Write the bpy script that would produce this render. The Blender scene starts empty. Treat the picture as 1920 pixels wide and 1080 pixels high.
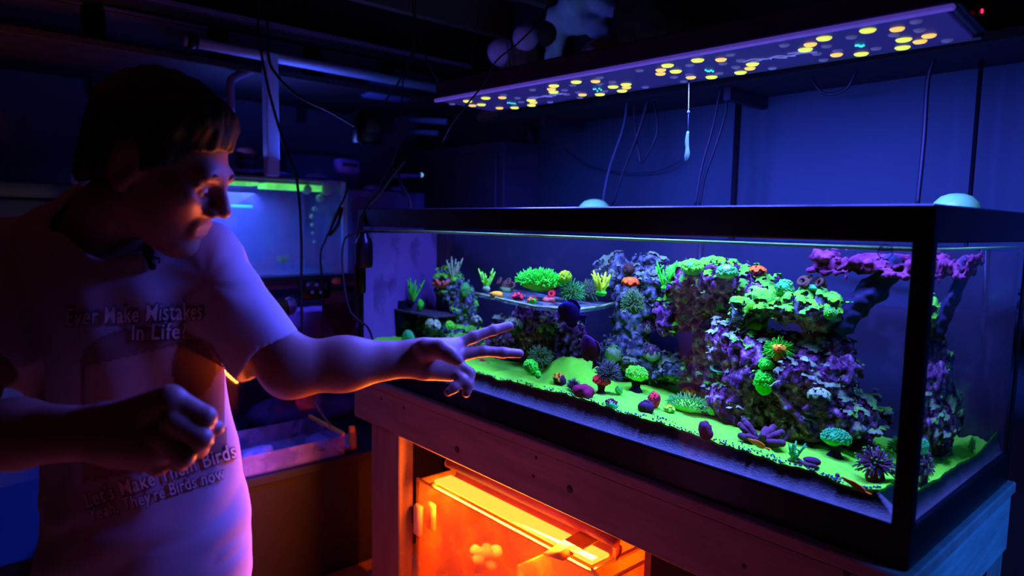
import bpy, bmesh, math, random
import numpy as np
from mathutils import Vector, Matrix
from mathutils.bvhtree import BVHTree

random.seed(7)
rng = np.random.default_rng(7)
scene = bpy.context.scene
COL = scene.collection

# ------------------------------------------------------------------ camera
# world: X along the aquarium (right front corner at X=0), Y into its depth, Z up from its base
F_PX, YAW, PITCH, ROLL = 1254.87, 0.848896, 0.0955537, 0.018525
CAM = np.array([0.352043, -1.18278, 0.556356])
_cy, _sy, _cp, _sp = math.cos(YAW), math.sin(YAW), math.cos(PITCH), math.sin(PITCH)
_f = np.array([-_sy * _cp, _cy * _cp, -_sp]); _r = np.array([_cy, _sy, 0.0]); _u = np.cross(_r, _f)
_c, _s = math.cos(ROLL), math.sin(ROLL)
CR, CU, CF = _c * _r + _s * _u, -_s * _r + _c * _u, _f
cam_data = bpy.data.cameras.new('camera'); cam = bpy.data.objects.new('camera', cam_data); COL.objects.link(cam)
cam.matrix_world = Matrix(((CR[0], CU[0], -CF[0], CAM[0]), (CR[1], CU[1], -CF[1], CAM[1]), (CR[2], CU[2], -CF[2], CAM[2]), (0, 0, 0, 1)))
cam_data.sensor_width = 36.0; cam_data.lens = 36.0 * F_PX / 1920.0
cam_data.clip_start = 0.02; cam_data.clip_end = 60
cam_data.dof.use_dof = True; cam_data.dof.focus_distance = 1.55; cam_data.dof.aperture_fstop = 2.2
scene.camera = cam
scene.cycles.max_bounces = 10; scene.cycles.diffuse_bounces = 3; scene.cycles.glossy_bounces = 3; scene.cycles.transmission_bounces = 8; scene.cycles.transparent_max_bounces = 16

# ------------------------------------------------------------------ world, view, light levels
world = bpy.data.worlds.new('world'); scene.world = world; world.use_nodes = True
bg = world.node_tree.nodes['Background']; bg.inputs[0].default_value = (0.42, 0.22, 0.75, 1); bg.inputs[1].default_value = 0.003
scene.view_settings.view_transform = 'Standard'; scene.view_settings.look = 'None'
scene.view_settings.gamma = 1.0; scene.view_settings.use_curve_mapping = False
scene.view_settings.exposure = 0.0
LED_COLOR = (0.062, 0.082, 1.0); LED_POWER = 195.0      # whole hood over the reef
SUMP_COLOR = (1.0, 0.17, 0.015); SUMP_POWER = 42.0
RACK_COLOR = (0.08, 0.14, 1.0); RACK_POWER = 6.5
FLOOR_Z = -0.82; CEIL_Z = 1.62; WALL_Y = 1.02; WALL_X = -3.0

# ------------------------------------------------------------------ pixel -> place helpers
def ray(x, y):
    d = CR * (x - 960) / F_PX - CU * (y - 540) / F_PX + CF
    return d
def at(x, y, depth=None, X=None, Y=None, Z=None):
    d = ray(x, y)
    t = depth if depth is not None else (X - CAM[0]) / d[0] if X is not None else (Y - CAM[1]) / d[1] if Y is not None else (Z - CAM[2]) / d[2]
    return CAM + d * t
def water_ray(x, y, n=1.33):
    d = ray(x, y); d = d / np.linalg.norm(d)
    t = (0.012 - CAM[1]) / d[1]; N = np.array([0, -1.0, 0]); q = CAM + d * t
    c = -d @ N; k = 1 / n
    return q, k * d + (k * c - math.sqrt(1 - k * k * (1 - c * c))) * N
def wat(x, y, X=None, Y=None, Z=None):
    q, d = water_ray(x, y)
    s = (X - q[0]) / d[0] if X is not None else (Y - q[1]) / d[1] if Y is not None else (Z - q[2]) / d[2]
    return q + d * s
def wscale(x, y, Y):                      # metres per pixel at that place in the water
    return (wat(x, y - 5, Y=Y)[2] - wat(x, y + 5, Y=Y)[2]) / 10

# ------------------------------------------------------------------ noise
def _hash(ix, iy, iz, seed):
    h = (ix * 374761393 + iy * 668265263 + iz * 1442695041 + seed * 974711) & 0xffffffff
    h = ((h ^ (h >> 13)) * 1274126177) & 0xffffffff
    h = h ^ (h >> 16)
    return h.astype(np.float64) / 2147483648.0 - 1.0
def vnoise(P, seed=0):
    P = np.asarray(P, dtype=np.float64); i = np.floor(P).astype(np.int64); f = P - i; f = f * f * (3 - 2 * f)
    r = 0
    for dx in (0, 1):
        for dy in (0, 1):
            for dz in (0, 1):
                w = (f[..., 0] if dx else 1 - f[..., 0]) * (f[..., 1] if dy else 1 - f[..., 1]) * (f[..., 2] if dz else 1 - f[..., 2])
                r = r + w * _hash(i[..., 0] + dx, i[..., 1] + dy, i[..., 2] + dz, seed)
    return r
def fbm(P, seed=0, octaves=3, gain=0.5):
    P = np.asarray(P, dtype=np.float64); a, s, r = 1.0, 1.0, 0
    for o in range(octaves):
        r = r + a * vnoise(P * s, seed + o * 17); a *= gain; s *= 2.03
    return r

# ------------------------------------------------------------------ implicit surfaces
class Field:
    def __init__(self, lo, hi, h):
        self.lo = np.array(lo, float); self.h = h
        self.n = np.ceil((np.array(hi) - self.lo) / h).astype(int) + 1
        self.S = np.full(self.n, 0.25, dtype=np.float32)
    def win(self, lo, hi):
        a = np.clip(np.floor((np.array(lo) - self.lo) / self.h).astype(int), 0, self.n)
        b = np.clip(np.ceil((np.array(hi) - self.lo) / self.h).astype(int) + 1, 0, self.n)
        ax = [(self.lo[i] + self.h * np.arange(a[i], b[i])).astype(np.float32) for i in range(3)]
        return tuple(slice(a[i], b[i]) for i in range(3)), ax[0][:, None, None], ax[1][None, :, None], ax[2][None, None, :]
    def _put(self, sl, d, k, cut):
        a = self.S[sl]
        if a.size == 0: return
        if cut: a = -a
        h = np.clip(0.5 + 0.5 * (d - a) / k, 0, 1)
        r = d * (1 - h) + a * h - k * h * (1 - h)
        self.S[sl] = -r if cut else r
    def ball(self, c, r, k=0.01, rot=None, cut=False):      # ellipsoid
        c = np.array(c, float); r = np.array([r] * 3 if np.isscalar(r) else r, float); m = r.max() + k + 0.012
        sl, X, Y, Z = self.win(c - m, c + m); X, Y, Z = X - c[0], Y - c[1], Z - c[2]
        if rot is not None:
            R = np.array(rot, dtype=np.float32)            # columns = local axes
            X, Y, Z = [X * R[0, i] + Y * R[1, i] + Z * R[2, i] for i in range(3)]
        k0 = np.sqrt((X / r[0]) ** 2 + (Y / r[1]) ** 2 + (Z / r[2]) ** 2)
        k1 = np.sqrt((X / r[0] ** 2) ** 2 + (Y / r[1] ** 2) ** 2 + (Z / r[2] ** 2) ** 2)
        self._put(sl, (k0 * (k0 - 1) / np.maximum(k1, 1e-6)).astype(np.float32), k, cut)
    def cone(self, a, b, r0, r1, k=0.01, cut=False, flat=None):
        a = np.array(a, float); b = np.array(b, float); m = max(r0, r1) + k + 0.012
        sl, X, Y, Z = self.win(np.minimum(a, b) - m, np.maximum(a, b) + m); X, Y, Z = X - a[0], Y - a[1], Z - a[2]
        d = b - a; t = np.clip((X * d[0] + Y * d[1] + Z * d[2]) / max(d @ d, 1e-9), 0, 1)
        q = np.sqrt((X - d[0] * t) ** 2 + (Y - d[1] * t) ** 2 + (Z - d[2] * t) ** 2) - (r0 + (r1 - r0) * t)
        self._put(sl, q.astype(np.float32), k, cut)
    def chain(self, pts, rs, k=0.01):
        for i in range(len(pts) - 1): self.cone(pts[i], pts[i + 1], rs[i], rs[i + 1], k)
    def roughen(self, amp, scale, seed, octaves=3, ridged=False):
        idx = np.argwhere(np.abs(self.S) < abs(amp) * 2.2 + self.h)
        P = (self.lo + idx * self.h) * scale
        n = fbm(P, seed, octaves)
        if ridged: n = np.abs(n) * 2 - 0.7
        self.S[idx[:, 0], idx[:, 1], idx[:, 2]] += (amp * n).astype(np.float32)
    def mesh(self):
        S = self.S.copy()
        for ax in range(3):
            for e in (0, -1):
                s = [slice(None)] * 3; s[ax] = e; S[tuple(s)] = 0.25
        ins = S < 0
        c = np.zeros(np.array(S.shape) - 1, dtype=np.int8)
        for dx in (0, 1):
            for dy in (0, 1):
                for dz in (0, 1):
                    c += ins[dx:ins.shape[0] - 1 + dx, dy:ins.shape[1] - 1 + dy, dz:ins.shape[2] - 1 + dz]
        act = np.argwhere((c > 0) & (c < 8))
        vid = np.full(c.shape, -1, dtype=np.int32); vid[act[:, 0], act[:, 1], act[:, 2]] = np.arange(len(act))
        del c
        acc = np.zeros((len(act), 3)); cnt = np.zeros(len(act))
        cor = [(x, y, z) for x in (0, 1) for y in (0, 1) for z in (0, 1)]
        vals = {k: S[act[:, 0] + k[0], act[:, 1] + k[1], act[:, 2] + k[2]] for k in cor}
        for a in cor:
            for ax in range(3):
                if a[ax]: continue
                b = list(a); b[ax] = 1; b = tuple(b)
                va, vb = vals[a], vals[b]; m = (va < 0) != (vb < 0)
                t = np.where(m, va / np.where(m, va - vb, 1), 0)
                p = np.tile(np.array(a, float), (len(act), 1)); p[:, ax] += t
                acc[m] += p[m]; cnt += m
        V = self.lo + (act + acc / cnt[:, None]) * self.h
        faces = []
        for ax in range(3):
            s0 = [slice(None)] * 3; s1 = [slice(None)] * 3; s0[ax] = slice(0, -1); s1[ax] = slice(1, None)
            A, B = ins[tuple(s0)], ins[tuple(s1)]
            e = np.argwhere(A != B); o = [i for i in range(3) if i != ax]
            e = e[(e[:, o[0]] > 0) & (e[:, o[1]] > 0)]
            if not len(e): continue
            def cell(du, dv):
                q = e.copy(); q[:, o[0]] -= du; q[:, o[1]] -= dv
                q = np.minimum(q, np.array(vid.shape) - 1)
                return vid[q[:, 0], q[:, 1], q[:, 2]]
            Q = np.stack([cell(1, 1), cell(0, 1), cell(0, 0), cell(1, 0)], 1)
            fl = A[e[:, 0], e[:, 1], e[:, 2]]
            if ax == 1: fl = ~fl
            Q[~fl] = Q[~fl][:, ::-1]
            Q = Q[(Q >= 0).all(1)]
            faces.append(Q)
        return V, np.concatenate(faces)

# ------------------------------------------------------------------ mesh objects
def tag(o, label=None, cat=None, group=None, kind=None):
    if label: o['label'] = label
    if cat: o['category'] = cat
    if group: o['group'] = group
    if kind: o['kind'] = kind
    return o
def thing(name, label, cat, loc, group=None):
    o = bpy.data.objects.new(name, None); COL.objects.link(o); o.location = Vector([float(q) for q in loc]); o.empty_display_size = 0.05
    return tag(o, label, cat, group)
def org(o):
    p = Vector((0, 0, 0))
    while o is not None: p = p + o.location; o = o.parent
    return np.array(p)
def make(name, V, F, mat, parent=None, smooth=True, loc=None):
    """one mesh object from world-space vertices; origin at its parent or at loc"""
    V = np.asarray(V, float)
    base = org(parent) if parent is not None else (np.array(loc, float) if loc is not None else np.array([V[:, 0].mean(), V[:, 1].mean(), V[:, 2].min()]))
    me = bpy.data.meshes.new(name)
    Vl = V - base
    if isinstance(F, np.ndarray):
        nf, k = F.shape
        me.vertices.add(len(Vl)); me.vertices.foreach_set('co', Vl.astype(np.float32).ravel())
        me.loops.add(nf * k); me.loops.foreach_set('vertex_index', F.astype(np.int32).ravel())
        me.polygons.add(nf); me.polygons.foreach_set('loop_start', np.arange(0, nf * k, k, dtype=np.int32))
        me.update(calc_edges=True)
    else:
        me.from_pydata([tuple(v) for v in Vl], [], [tuple(f) for f in F]); me.update()
    me.validate()
    if smooth: me.polygons.foreach_set('use_smooth', np.ones(len(me.polygons), dtype=bool))
    mats = mat if isinstance(mat, (list, tuple)) else [mat]
    for m in mats: me.materials.append(m)
    o = bpy.data.objects.new(name, me); COL.objects.link(o)
    if parent is not None: o.parent = parent
    else: o.location = Vector([float(q) for q in base])
    return o

def frame_of(d):
    d = np.array(d, float); d /= np.linalg.norm(d) + 1e-12
    a = np.array([0, 0, 1.0]) if abs(d[2]) < 0.9 else np.array([1.0, 0, 0])
    u = np.cross(a, d); u /= np.linalg.norm(u); return u, np.cross(d, u), d
_ICO = {}
def ico(sub):
    if sub not in _ICO:
        bm = bmesh.new(); bmesh.ops.create_icosphere(bm, subdivisions=sub, radius=1.0)
        _ICO[sub] = (np.array([v.co[:] for v in bm.verts]), np.array([[v.index for v in f.verts] for f in bm.faces])); bm.free()
    return _ICO[sub]
class MB:
    def __init__(self): self.V = []; self.F = []; self.n = 0
    def add(self, V, F):
        V = np.asarray(V, float); self.V.append(V); self.F += [[int(i) + self.n for i in f] for f in F]; self.n += len(V); return self
    def box(self, x0, x1, y0, y1, z0, z1, bev=0.0):
        return self.obox(((x0 + x1) / 2, (y0 + y1) / 2, (z0 + z1) / 2), (abs(x1 - x0), abs(y1 - y0), abs(z1 - z0)), None, bev)
    def obox(self, c, size, R=None, bev=0.0):
        hx, hy, hz = [s / 2 for s in size]; bev = min(bev, hx * .9, hy * .9, hz * .9)
        if bev <= 0:
            P = np.array([(x, y, z) for x in (-hx, hx) for y in (-hy, hy) for z in (-hz, hz)])
            F = [(0, 1, 3, 2), (4, 6, 7, 5), (0, 4, 5, 1), (2, 3, 7, 6), (0, 2, 6, 4), (1, 5, 7, 3)]
        else:
            bm = bmesh.new()
            for sx in (-1, 1):
                for sy in (-1, 1):
                    for sz in (-1, 1):
                        bm.verts.new((sx * hx, sy * (hy - bev), sz * (hz - bev))); bm.verts.new((sx * (hx - bev), sy * hy, sz * (hz - bev))); bm.verts.new((sx * (hx - bev), sy * (hy - bev), sz * hz))
            bmesh.ops.convex_hull(bm, input=bm.verts); bmesh.ops.dissolve_limit(bm, angle_limit=0.01, verts=bm.verts, edges=bm.edges)
            bm.verts.index_update(); bm.normal_update()
            P = np.array([v.co[:] for v in bm.verts]); F = [[v.index for v in f.verts] for f in bm.faces]; bm.free()
        if R is not None: P = P @ np.array(R).T
        return self.add(P + np.array(c), F)
    def tube(self, pts, r, n=8, cap=True, flat=1.0):
        pts = [np.array(p, float) for p in pts]; m = len(pts); rs = [r] * m if np.isscalar(r) else list(r)
        V, F = [], []; u = None
        for i in range(m):
            d = pts[min(i + 1, m - 1)] - pts[max(i - 1, 0)]
            d = d / (np.linalg.norm(d) + 1e-12)
            if u is None: u, v, _ = frame_of(d)
            else:
                u = u - d * (u @ d); u /= np.linalg.norm(u) + 1e-12; v = np.cross(d, u)
            for j in range(n):
                a = 2 * math.pi * j / n; V.append(pts[i] + rs[i] * (math.cos(a) * u + flat * math.sin(a) * v))
        for i in range(m - 1):
            for j in range(n):
                k = (j + 1) % n; F.append((i * n + j, i * n + k, (i + 1) * n + k, (i + 1) * n + j))
        if cap: F.append(tuple(range(n - 1, -1, -1))); F.append(tuple((m - 1) * n + j for j in range(n)))
        return self.add(V, F)
    def lathe(self, prof, c, axis=(0, 0, 1), n=20):
        u, v, d = frame_of(axis); c = np.array(c, float); V, F = [], []; m = len(prof)
        for r, z in prof:
            for j in range(n):
                a = 2 * math.pi * j / n; V.append(c + d * z + max(r, 1e-5) * (math.cos(a) * u + math.sin(a) * v))
        for i in range(m - 1):
            for j in range(n):
                k = (j + 1) % n; F.append((i * n + j, i * n + k, (i + 1) * n + k, (i + 1) * n + j))
        F.append(tuple(range(n - 1, -1, -1))); F.append(tuple((m - 1) * n + j for j in range(n)))
        return self.add(V, F)
    def blob(self, c, r, sub=3, amp=0.0, scale=20.0, seed=0, R=None):
        V, F = ico(sub); r = np.array([r] * 3 if np.isscalar(r) else r, float); P = V * r
        if amp:
            n = fbm((P + np.array(c)) * scale, seed, 3); P = P * (1 + amp * n)[:, None]
        if R is not None: P = P @ np.array(R).T
        return self.add(P + np.array(c), F)
    def torus(self, c, R, r, axis=(0, 0, 1), n=18, m=8):
        u, v, d = frame_of(axis); c = np.array(c); V = []; F = []
        for i in range(n):
            a = 2 * math.pi * i / n; e = math.cos(a) * u + math.sin(a) * v
            for j in range(m):
                b = 2 * math.pi * j / m; V.append(c + e * (R + r * math.cos(b)) + d * r * math.sin(b))
        for i in range(n):
            for j in range(m): F.append((i * m + j, ((i + 1) % n) * m + j, ((i + 1) % n) * m + (j + 1) % m, i * m + (j + 1) % m))
        return self.add(V, F)
    def done(self, name, mat, parent=None, smooth=True, loc=None):
        return make(name, np.concatenate(self.V), self.F, mat, parent, smooth, loc)
def spline(pts, n=8):
    P = [np.array(p, float) for p in pts]; P = [2 * P[0] - P[1]] + P + [2 * P[-1] - P[-2]]; out = []
    for i in range(1, len(P) - 2):
        for k in range(n):
            t = k / n; a, b, c, d = P[i - 1], P[i], P[i + 1], P[i + 2]
            out.append(0.5 * (2 * b + (c - a) * t + (2 * a - 5 * b + 4 * c - d) * t * t + (3 * b - a - 3 * c + d) * t ** 3))
    out.append(P[-2]); return out

# ------------------------------------------------------------------ materials
MATS = {}
def pm(name, c1, c2=None, scale=12.0, rough=0.55, metal=0.0, bump=0.0, bscale=None, spec=0.4, lo=0.35, hi=0.65, emit=None, estr=0.0, stretch=None, c3=None, sss=0.0):
    if name in MATS: return MATS[name]
    m = bpy.data.materials.new(name); m.use_nodes = True; nt = m.node_tree; b = nt.nodes['Principled BSDF']
    b.inputs['Roughness'].default_value = rough; b.inputs['Metallic'].default_value = metal; b.inputs['Specular IOR Level'].default_value = spec
    b.inputs['Base Color'].default_value = (*c1, 1)
    tc = nt.nodes.new('ShaderNodeTexCoord'); vec = tc.outputs['Object']
    if stretch:
        mp = nt.nodes.new('ShaderNodeMapping'); mp.inputs['Scale'].default_value = stretch; nt.links.new(vec, mp.inputs[0]); vec = mp.outputs[0]
    if c2 is not None:
        n = nt.nodes.new('ShaderNodeTexNoise'); n.inputs['Scale'].default_value = scale; n.inputs['Detail'].default_value = 5.0; n.inputs['Roughness'].default_value = 0.62
        nt.links.new(vec, n.inputs['Vector'])
        r = nt.nodes.new('ShaderNodeValToRGB'); r.color_ramp.elements[0].position = lo; r.color_ramp.elements[1].position = hi
        r.color_ramp.elements[0].color = (*c1, 1); r.color_ramp.elements[1].color = (*c2, 1)
        if c3 is not None: e = r.color_ramp.elements.new(min(hi + 0.1, 0.98)); e.color = (*c3, 1)
        nt.links.new(n.outputs['Fac'], r.inputs[0]); nt.links.new(r.outputs[0], b.inputs['Base Color'])
    if bump:
        n2 = nt.nodes.new('ShaderNodeTexNoise'); n2.inputs['Scale'].default_value = bscale or scale * 4; n2.inputs['Detail'].default_value = 4.0
        nt.links.new(vec, n2.inputs['Vector']); bp = nt.nodes.new('ShaderNodeBump'); bp.inputs['Strength'].default_value = bump; bp.inputs['Distance'].default_value = 0.004
        nt.links.new(n2.outputs['Fac'], bp.inputs['Height']); nt.links.new(bp.outputs[0], b.inputs['Normal'])
    if emit: b.inputs['Emission Color'].default_value = (*emit, 1); b.inputs['Emission Strength'].default_value = estr
    if sss: b.inputs['Subsurface Weight'].default_value = sss; b.inputs['Subsurface Radius'].default_value = (0.01, 0.004, 0.002); b.inputs['Subsurface Scale'].default_value = 0.6
    MATS[name] = m; return m
def glass(name, tint=(0.97, 0.99, 1.0), refl=0.06, rough=0.03, spots=None):
    """thin clear pane: straight-through transmission with a surface reflection, optional film of algae specks"""
    if name in MATS: return MATS[name]
    m = bpy.data.materials.new(name); m.use_nodes = True; nt = m.node_tree; nt.nodes.clear()
    o = nt.nodes.new('ShaderNodeOutputMaterial'); t = nt.nodes.new('ShaderNodeBsdfTransparent'); t.inputs[0].default_value = (*tint, 1)
    g = nt.nodes.new('ShaderNodeBsdfGlossy'); g.inputs['Roughness'].default_value = rough
    fr = nt.nodes.new('ShaderNodeFresnel'); ior = 1.0 + refl * 6      # both faces of the pane reflect alike
    ge = nt.nodes.new('ShaderNodeNewGeometry'); mr = nt.nodes.new('ShaderNodeMapRange'); mr.inputs['To Min'].default_value = ior; mr.inputs['To Max'].default_value = 1 / ior
    nt.links.new(ge.outputs['Backfacing'], mr.inputs['Value']); nt.links.new(mr.outputs[0], fr.inputs[0])
    mx = nt.nodes.new('ShaderNodeMixShader'); nt.links.new(fr.outputs[0], mx.inputs[0]); nt.links.new(t.outputs[0], mx.inputs[1]); nt.links.new(g.outputs[0], mx.inputs[2])
    last = mx.outputs[0]
    if spots:
        tc = nt.nodes.new('ShaderNodeTexCoord'); n = nt.nodes.new('ShaderNodeTexNoise'); n.inputs['Scale'].default_value = spots[1]; n.inputs['Detail'].default_value = 4
        nt.links.new(tc.outputs['Object'], n.inputs['Vector']); r = nt.nodes.new('ShaderNodeValToRGB'); r.color_ramp.elements[0].position = spots[2]; r.color_ramp.elements[1].position = spots[2] + 0.12
        r.color_ramp.elements[0].color = (spots[4],) * 3 + (1,); r.color_ramp.elements[1].color = (spots[3],) * 3 + (1,); nt.links.new(n.outputs['Fac'], r.inputs[0])
        d = nt.nodes.new('ShaderNodeBsdfDiffuse'); d.inputs[0].default_value = (*spots[0], 1)
        m2 = nt.nodes.new('ShaderNodeMixShader'); nt.links.new(r.outputs[0], m2.inputs[0]); nt.links.new(last, m2.inputs[1]); nt.links.new(d.outputs[0], m2.inputs[2]); last = m2.outputs[0]
    nt.links.new(last, o.inputs[0]); MATS[name] = m; return m
def refract(name, ior=1.33):
    m = bpy.data.materials.new(name); m.use_nodes = True; nt = m.node_tree; nt.nodes.clear()
    o = nt.nodes.new('ShaderNodeOutputMaterial'); t = nt.nodes.new('ShaderNodeBsdfRefraction'); t.inputs['IOR'].default_value = ior; t.inputs['Roughness'].default_value = 0.0
    t.inputs[0].default_value = (0.97, 0.985, 1.0, 1); nt.links.new(t.outputs[0], o.inputs[0]); MATS[name] = m; return m

def reef(*a, **k):
    """fluorescent reef surfaces keep little of the blue they receive"""
    d = lambda c: (min(c[0] * 1.15, .97), c[1], c[2] * .55)
    a = [a[0]] + [d(c) if isinstance(c, tuple) and len(c) == 3 else c for c in a[1:]]
    if 'c3' in k: k['c3'] = d(k['c3'])
    k.setdefault('spec', .03)      # wet surfaces under water hardly shine
    return pm(*a, **k)
black_plastic = pm('black_plastic', (0.005, 0.004, 0.005), rough=0.3, spec=0.2)
cable_black = pm('cable_black', (0.004, 0.004, 0.007), rough=0.5)
# ------------------------------------------------------------------ room
def plane(name, V, mat, lab=None):
    return tag(make(name, V, np.array([[0, 1, 2, 3]]), mat, smooth=False), kind='structure')
m_wall = pm('wall_paint', (0.008, 0.026, 0.030), (0.010, 0.031, 0.035), scale=2.2, rough=0.75, bump=0.08, bscale=25)
m_wall_dark = pm('wall_dark', (0.05, 0.05, 0.10), (0.07, 0.065, 0.13), scale=2.0, rough=0.85, bump=0.1, bscale=20)
m_floor = pm('concrete_floor', (0.34, 0.15, 0.05), (0.28, 0.12, 0.045), scale=3, rough=0.8, bump=0.1)
m_ceil = pm('ceiling_board', (0.10, 0.09, 0.13), (0.13, 0.115, 0.16), scale=3, rough=0.9)
m_joist = pm('joist_wood', (0.10, 0.07, 0.07), (0.07, 0.05, 0.055), scale=6, rough=0.8, stretch=(1, 12, 12))
def slab(name, x0, x1, y0, y1, z0, z1, mat):
    return tag(MB().box(x0, x1, y0, y1, z0, z1).done(name, mat, smooth=False), kind='structure')
slab('floor', WALL_X, 2.6, -3.2, WALL_Y, FLOOR_Z - 0.05, FLOOR_Z, m_floor)
ceil = slab('ceiling', WALL_X, 2.6, -3.2, WALL_Y, CEIL_Z, CEIL_Z + 0.04, m_ceil)
for k in range(11):
    x = WALL_X + 0.32 + k * 0.48
    MB().box(x - 0.02, x + 0.02, -3.2, WALL_Y, CEIL_Z - 0.17, CEIL_Z).done('joist', m_joist, ceil, smooth=False)
slab('wall_back', WALL_X - 0.1, 2.6, WALL_Y, WALL_Y + 0.1, FLOOR_Z - 0.05, CEIL_Z + 0.04, m_wall)
slab('wall_left', WALL_X - 0.1, WALL_X, -3.2, WALL_Y, FLOOR_Z - 0.05, CEIL_Z + 0.04, m_wall_dark)

# ------------------------------------------------------------------ aquarium
TL, TH, TW = 1.84, 0.60, 0.62          # length, height, depth
RIM, BASE = 0.062, 0.070
WATER_Z, G = 0.527, 0.010
m_pane = glass('clear_pane', refl=0.032)
m_film_back = glass('algae_film', refl=0.0, spots=((0.030, 0.026, 0.022), 13.0, 0.58, 0.8, 0.5))
m_film_left = glass('coralline_film', refl=0.0, spots=((0.16, 0.08, 0.125), 7.0, 0.38, 0.9, 0.5))
tank = thing('aquarium', 'long glass reef aquarium with a black plastic frame on the timber stand', 'aquarium', (-TL / 2, TW / 2, 0))
e = 0.004
MB().box(-TL + e, -e, e, G, BASE - 0.02, TH - 0.02).done('front_pane', m_pane, tank, smooth=False)
MB().box(-TL + e, -e, TW - G, TW - e, BASE - 0.02, TH - 0.02).done('back_pane', m_pane, tank, smooth=False)
MB().box(-G, -e, G, TW - G, BASE - 0.02, TH - 0.02).done('side_pane', m_pane, tank, smooth=False)
MB().box(-TL + e, -TL + G, G, TW - G, BASE - 0.02, TH - 0.02).done('side_pane', m_pane, tank, smooth=False)
def ring(name, x0, x1, y0, y1, z0, z1, w, mat, parent, lip=0.0):
    mb = MB()
    mb.box(x0, x1, y0, y0 + w, z0, z1, 0.003); mb.box(x0, x1, y1 - w, y1, z0, z1, 0.003)
    mb.box(x0, x0 + w, y0 + w - .004, y1 - w + .004, z0, z1, 0.003); mb.box(x1 - w, x1, y0 + w - .004, y1 - w + .004, z0, z1, 0.003)
    if lip: mb.box(x0 + w, x0 + w + lip, y0 + w, y1 - w, z1 - .006, z1 - .001); mb.box(x1 - w - lip, x1 - w, y0 + w, y1 - w, z1 - .006, z1 - .001); mb.box(x0 + w, x1 - w, y0 + w, y0 + w + lip, z1 - .006, z1 - .001); mb.box(x0 + w, x1 - w, y1 - w - lip, y1 - w, z1 - .006, z1 - .001)
    return mb.done(name, mat, parent, smooth=False)
ring('top_rim', -TL, 0, 0, TW, TH - RIM, TH, 0.014, black_plastic, tank, 0.006)
ring('base_rim', -TL, 0, 0, TW, 0, BASE, 0.014, black_plastic, tank)
MB().box(-TL + .01, -.01, .01, TW - .01, 0.02, 0.03).done('bottom_pane', black_plastic, tank, smooth=False)
for (x0, x1, y0, y1) in ((-0.030, 0.0005, -0.0005, 0.0045), (-0.0045, 0.0005, 0.0045, 0.020)):
    MB().box(x0, x1, y0, y1, BASE - .01, TH - RIM + .01, .0015).done('corner_trim', black_plastic, tank, smooth=False)
for (x0, x1, y0, y1) in ((-TL - .0005, -TL + 0.018, -0.0005, 0.0045), (-TL - .0005, -TL + .0045, .0045, .02), (-0.0045, 0.0005, TW - .02, TW), (-TL, -TL + .02, TW - .0045, TW)):
    MB().box(x0, x1, y0, y1, BASE - .01, TH - RIM + .01, .0015).done('corner_trim', black_plastic, tank, smooth=False)
make('algae_film', [(-TL + .013, TW - .0125, .05), (-.013, TW - .0125, .05), (-.013, TW - .0125, .515), (-TL + .013, TW - .0125, .515)], np.array([[0, 1, 2, 3]]), m_film_back, tank, smooth=False)
make('algae_film', [(-TL + .0125, .02, .05), (-TL + .0125, TW - .013, .05), (-TL + .0125, TW - .013, .515), (-TL + .0125, .02, .515)], np.array([[0, 1, 2, 3]]), m_film_left, tank, smooth=False)
xb = -TL / 2
MB().box(xb - .04, xb + .04, .014, TW - .014, TH - .012, TH - .004).done('centre_brace', black_plastic, tank, smooth=False)
# round maker's sticker on the glass, too faint to read
stc = at(1660, 472, Y=-0.0005)
mb = MB(); mb.torus(stc, 0.0115, 0.0009, (0, 1, 0), 24, 6); mb.box(stc[0] - .010, stc[0] + .010, stc[1] - .0005, stc[1] + .0005, stc[2] + .001, stc[2] + .004)
for k in range(6): mb.box(stc[0] - .010 + k * .0036, stc[0] - .0085 + k * .0036, stc[1] - .0005, stc[1] + .0005, stc[2] + .0045, stc[2] + .008)
mb.done('round_sticker', pm('sticker_ink', (0.10, 0.10, 0.30), rough=0.6), tank, smooth=False)

# water: the sides bend the view, the top lets the lamp light in
wx0, wx1, wy0, wy1 = -TL + G + .001, -G - .001, G + .002, TW - G - .001
nx, ny = 60, 24
gx = np.linspace(wx0, wx1, nx); gy = np.linspace(wy0, wy1, ny); GX, GY = np.meshgrid(gx, gy, indexing='ij')
GZ = WATER_Z + 0.0016 * fbm(np.stack([GX * 14, GY * 14, GX * 0], -1), 5, 2)
top = np.stack([GX, GY, GZ], -1).reshape(-1, 3)
fq = [[i * ny + j, (i + 1) * ny + j, (i + 1) * ny + j + 1, i * ny + j + 1] for i in range(nx - 1) for j in range(ny - 1)]
zb = 0.035
side = np.array([(x, y, z) for z in (zb, WATER_Z - .0045) for (x, y) in ((wx0, wy0), (wx1, wy0), (wx1, wy1), (wx0, wy1))]); b0 = len(top)
fs = [[b0, b0 + 1, b0 + 5, b0 + 4], [b0 + 1, b0 + 2, b0 + 6, b0 + 5], [b0 + 2, b0 + 3, b0 + 7, b0 + 6], [b0 + 3, b0, b0 + 4, b0 + 7], [b0 + 3, b0 + 2, b0 + 1, b0]]
m_surf = glass('water_surface', tint=(0.96, 0.98, 1.0), refl=0.055, rough=0.05); m_body = refract('water_body')
w = make('aquarium_water', np.concatenate([top, side]), np.array(fq + fs), [m_surf, m_body], loc=(-TL / 2, TW / 2, zb), smooth=False)
for p_ in w.data.polygons:
    p_.material_index = 0 if p_.index < len(fq) else 1; p_.use_smooth = p_.index < len(fq)
tag(w, 'clear still water filling the long reef aquarium', 'water')
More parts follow.
